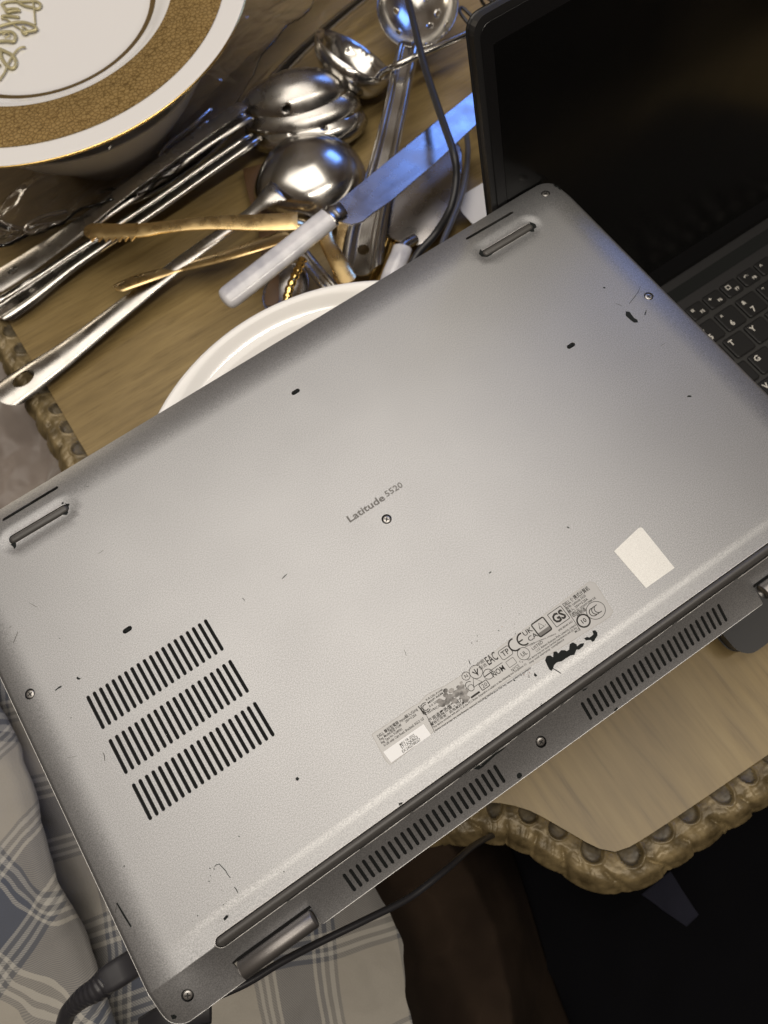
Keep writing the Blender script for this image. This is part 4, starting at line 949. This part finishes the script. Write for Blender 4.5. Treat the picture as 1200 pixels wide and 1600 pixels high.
# gold tongs
t = thing('gold_tongs', 'matt gold serving tongs with toothed tips lying open across the spoon handles', 'tongs')
handle('tong_arm', [(465, 347, .056, 32), (420, 349, .056, 30), (330, 350, .054, 23), (260, 356, .052, 20), (225, 361, .052, 24), (180, 363, .051, 26), (150, 362, .051, 26), (134, 361, .050, 24)], flatp, m_gold, t, (), .0016, True, 10, 0, 9, (-.040, -.006, 7, .0032, -1))
handle('tong_arm', [(452, 370, .034, 40), (420, 382, .032, 40), (370, 398, .028, 36), (320, 412, .022, 28), (280, 422, .018, 22), (240, 434, .020, 32), (205, 446, .020, 36), (182, 455, .019, 32)], crown(.35), m_gold, t, (), .0016, True, 10, .5, 9, (-.036, -.006, 6, .0028, 1))
box('tong_spring', 0, .001, 0, .001, 0, .001, m_gold, t) if False else tube('tong_bend', [U(458, 350, .054), U(478, 352, .050), U(482, 362, .042), U(470, 370, .034), U(450, 374, .030)], .0045, m_gold, t, 10, .4)
# ornate pieces by the bowl
t = thing('beaded_fork', 'small bright gold handle with beaded leaf pattern beside the white bowl rim', 'fork')
PP = catmull([U(474, 404, .052), U(464, 425, .054), U(452, 452, .054), U(446, 480, .050)], 12)
V, Fc = tube_vf(PP, lambda q: .0023 * (1 + .42 * abs(math.sin(q * 26))), 12, .8); mk('fork_handle', V, Fc, m_gold_s, t)
t = handle('brass_spoon', [(505, 352, .044, 22), (512, 380, .044, 20), (528, 410, .046, 24), (548, 445, .046, 28)], crown(.3), m_gold, None); tag(t, 'dull brass handle end between the pearl knife and the skimmer handle', 'spoon')
t = handle('steel_fork', [(470, 395, .040, 20), (490, 420, .040, 20), (515, 450, .040, 22), (540, 480, .038, 26)], channel, m_steel_b, None); tag(t, 'plain steel handle end crossing under the brass handle by the white bowl', 'fork')
t = handle('brass_knife', [(540, 350, .022, 20), (536, 390, .022, 22), (535, 430, .022, 24), (536, 470, .022, 26)], crown(.25), m_gold, None); tag(t, 'brass handle end lying under the left side of the skimmer handle', 'knife')
t = handle('rope_spoon', [(618, 368, .018, 18), (606, 400, .018, 18), (592, 430, .018, 20), (580, 470, .018, 20)], crown(.5), m_gold_s, None); tag(t, 'bright gold handle end between the skimmer handle and the pearl server handle', 'spoon')
t = bowl('dark_spoon', 446, 452, .016, (-18, 40), (30, 10), .012, m_blade, None, -1); tag(t, 'dark hollow spoon bowl in shadow by the rim of the white bowl', 'spoon')
t = handle('wooden_spatula', [(395, 262, .010, 30), (405, 300, .012, 34), (420, 360, .012, 30), (424, 440, .012, 24), (424, 480, .012, 24)], flatp, mat('dark_brown_wood', (.10, .055, .025), .5), None); tag(t, 'dark brown wooden handle crossing beneath the large polished spoon', 'spatula')
t = bowl('table_spoon', 764, 140, .030, (6, 46), (28, 4), .010, m_steel, None, 1); tag(t, 'steel spoon bowl edge peeping out left of the black screen', 'spoon')
t = thing('wire_whisk', 'dark bent wire loops beside the top left corner of the black screen', 'whisk')
tube('wire_loop', [U(772, 46, .02), U(740, 27, .03), U(722, 12, .034), U(719, 20, .034), U(735, 40, .03), U(765, 70, .02)], .0014, m_cable, t, 8)
tube('wire_loop', [U(800, 20, .02), U(772, 4, .03), U(755, -8, .034), U(752, 0, .03), U(764, 16, .02), U(790, 36, .015)], .0014, m_cable, t, 8)
# cables
o = tube('black_cable', [U(630, -60, .06), U(636, -10, .066), U(645, 30, .068), U(664, 105, .070), U(692, 190, .076), U(709, 240, .078), U(713, 280, .070), U(704, 325, .062), U(680, 366, .05), U(652, 398, .045), U(630, 440, .04)], .0027, m_cable, None, 12, sm=10)
tag(o, 'black cable running down over the skimmer and under the pearl handled knife', 'cable')
o = tube('grey_cable', [U(728, 205, .012), U(731, 240, .02), U(724, 295, .026), U(706, 345, .03), U(690, 385, .032), U(680, 440, .03)], .0022, mat('dark_grey_cable', (.10, .10, .11), .35), None, 12, sm=10)
tag(o, 'dark grey cable looping to the right of the cake server', 'cable')
o = tube('power_cord', [U(330, 1560, .118), U(385, 1536, .112), U(440, 1503, .104), U(500, 1472, .094), U(570, 1438, .084), U(640, 1402, .072), U(700, 1356, .060), U(745, 1318, .030), U(790, 1300, -.03), U(850, 1300, -.10), U(960, 1340, -.20)], .0017, m_cable, None, 12, sm=10)
tag(o, 'long thin black cord trailing away beneath the hinge of the silver laptop', 'cord')
# charging plug in the left side
t = thing('charging_plug', 'black charging plug pushed into the left side of the silver laptop', 'plug')
za = ZT - .0095
pa, pb = U(236, 1488, za), U(160, 1536, za); dd = (pb - pa).normalized(); sdv = dd.cross(Vector((0, 0, 1))); hwid = wm(190, 1515, za, 43) / 2
prof = [(0, 1), (.55, 1), (.75, 1.0), (.88, .92), (.97, .75), (1.0, .5)]; V = []; Fc = []; sg = 24
Lp = (pb - pa).length
for q, sc_ in prof:
    for k in range(sg):
        a = 2 * math.pi * k / sg; cx_, cy_ = math.cos(a), math.sin(a); e = .45
        V.append(pa + dd * (Lp * q) + sdv * (hwid * sc_ * math.copysign(abs(cx_) ** e, cx_)) + Vector((0, 0, .0052 * (.6 + .4 * sc_) * math.copysign(abs(cy_) ** e, cy_))))
for i in range(len(prof) - 1):
    for k in range(sg): Fc.append((i * sg + k, i * sg + (k + 1) % sg, (i + 1) * sg + (k + 1) % sg, (i + 1) * sg + k))
Fc += [tuple(range(sg)), tuple((len(prof) - 1) * sg + k for k in range(sg))]
mk('plug_body', V, Fc, m_cable, t)
tube('strain_relief', [U(168, 1530, za), U(152, 1545, za), U(130, 1558, za - .003), U(112, 1575, za - .008)], lambda q: .0054 - .0022 * q + .00018 * math.sin(q * 60), m_cable, t, 14, sm=12)
tube('plug_cord', [U(118, 1568, za - .006), U(106, 1582, za - .010), U(98, 1610, za - .02), U(90, 1660, za - .04)], .0033, m_cable, t, 12)
o = tube('flat_strap', [U(225, 1612, .10), U(252, 1596, .105), U(285, 1584, .105), U(330, 1575, .10)], .006, m_cable, None, 10, .3); tag(o, 'black strap end peeking out below the lower corner of the silver laptop', 'strap')

# clear plastic tray under the patterned plate
t = thing('clear_plastic_tray', 'clear plastic tray with raised glossy rim between the patterned plate and the spoon handles', 'tray')
edge = [(-60, 300), (0, 345), (42, 358), (62, 352), (100, 346), (170, 330), (250, 296), (330, 240), (400, 168), (470, 90), (530, 35), (590, -15), (640, -60)]
TZ = .024
EP = catmull([U(x, y, TZ) for x, y in edge], 8)
inn = [U(x, y, .004) for x, y in [(560, -60), (440, -20), (380, 60), (330, 140), (250, 190), (150, 220), (0, 230), (-60, 220)]]
tube('tray_rim', EP, .0013, m_clear, t, 10, sm=0)
tube('tray_rim', [p + Vector((-.010, .008, -.003)) for p in EP], .0008, m_clear, t, 8, sm=0)
V = []; Fc = []
for i, p in enumerate(EP):
    V += [p, p + Vector((-.012, .010, -.004)), p + Vector((-.024, .022, -.016)), p + Vector((-.045, .045, -.020))]
for i in range(len(EP) - 1):
    for k in range(3): a = i * 4 + k; Fc.append((a, a + 1, a + 5, a + 4))
solid(mk('tray_wall', V, Fc, m_clear, t), .0009)
tube('tray_handle', [U(330, 170, .032), U(300, 198, .036), U(268, 222, .038), U(252, 240, .038), U(254, 250, .036), U(272, 246, .034), U(300, 214, .034), U(325, 190, .032)], .0014, m_clear, t, 10)
tube('tray_handle', [U(105, 330, .028), U(75, 336, .030), U(52, 346, .032), U(40, 358, .032), U(48, 364, .030), U(75, 352, .028)], .0014, m_clear, t, 10)

fo = cloth('film_sheet', [U(-60, 400, .03)[:], U(270, 290, .03)[:], U(520, -40, .03)[:], U(330, -60, .03)[:]], 90, 60, lambda x, y: .030 + .010 * fbm(x, y, 14, 61) + .004 * abs(fbm(x, y, 45, 66)), m_clear, t, None, .0004)
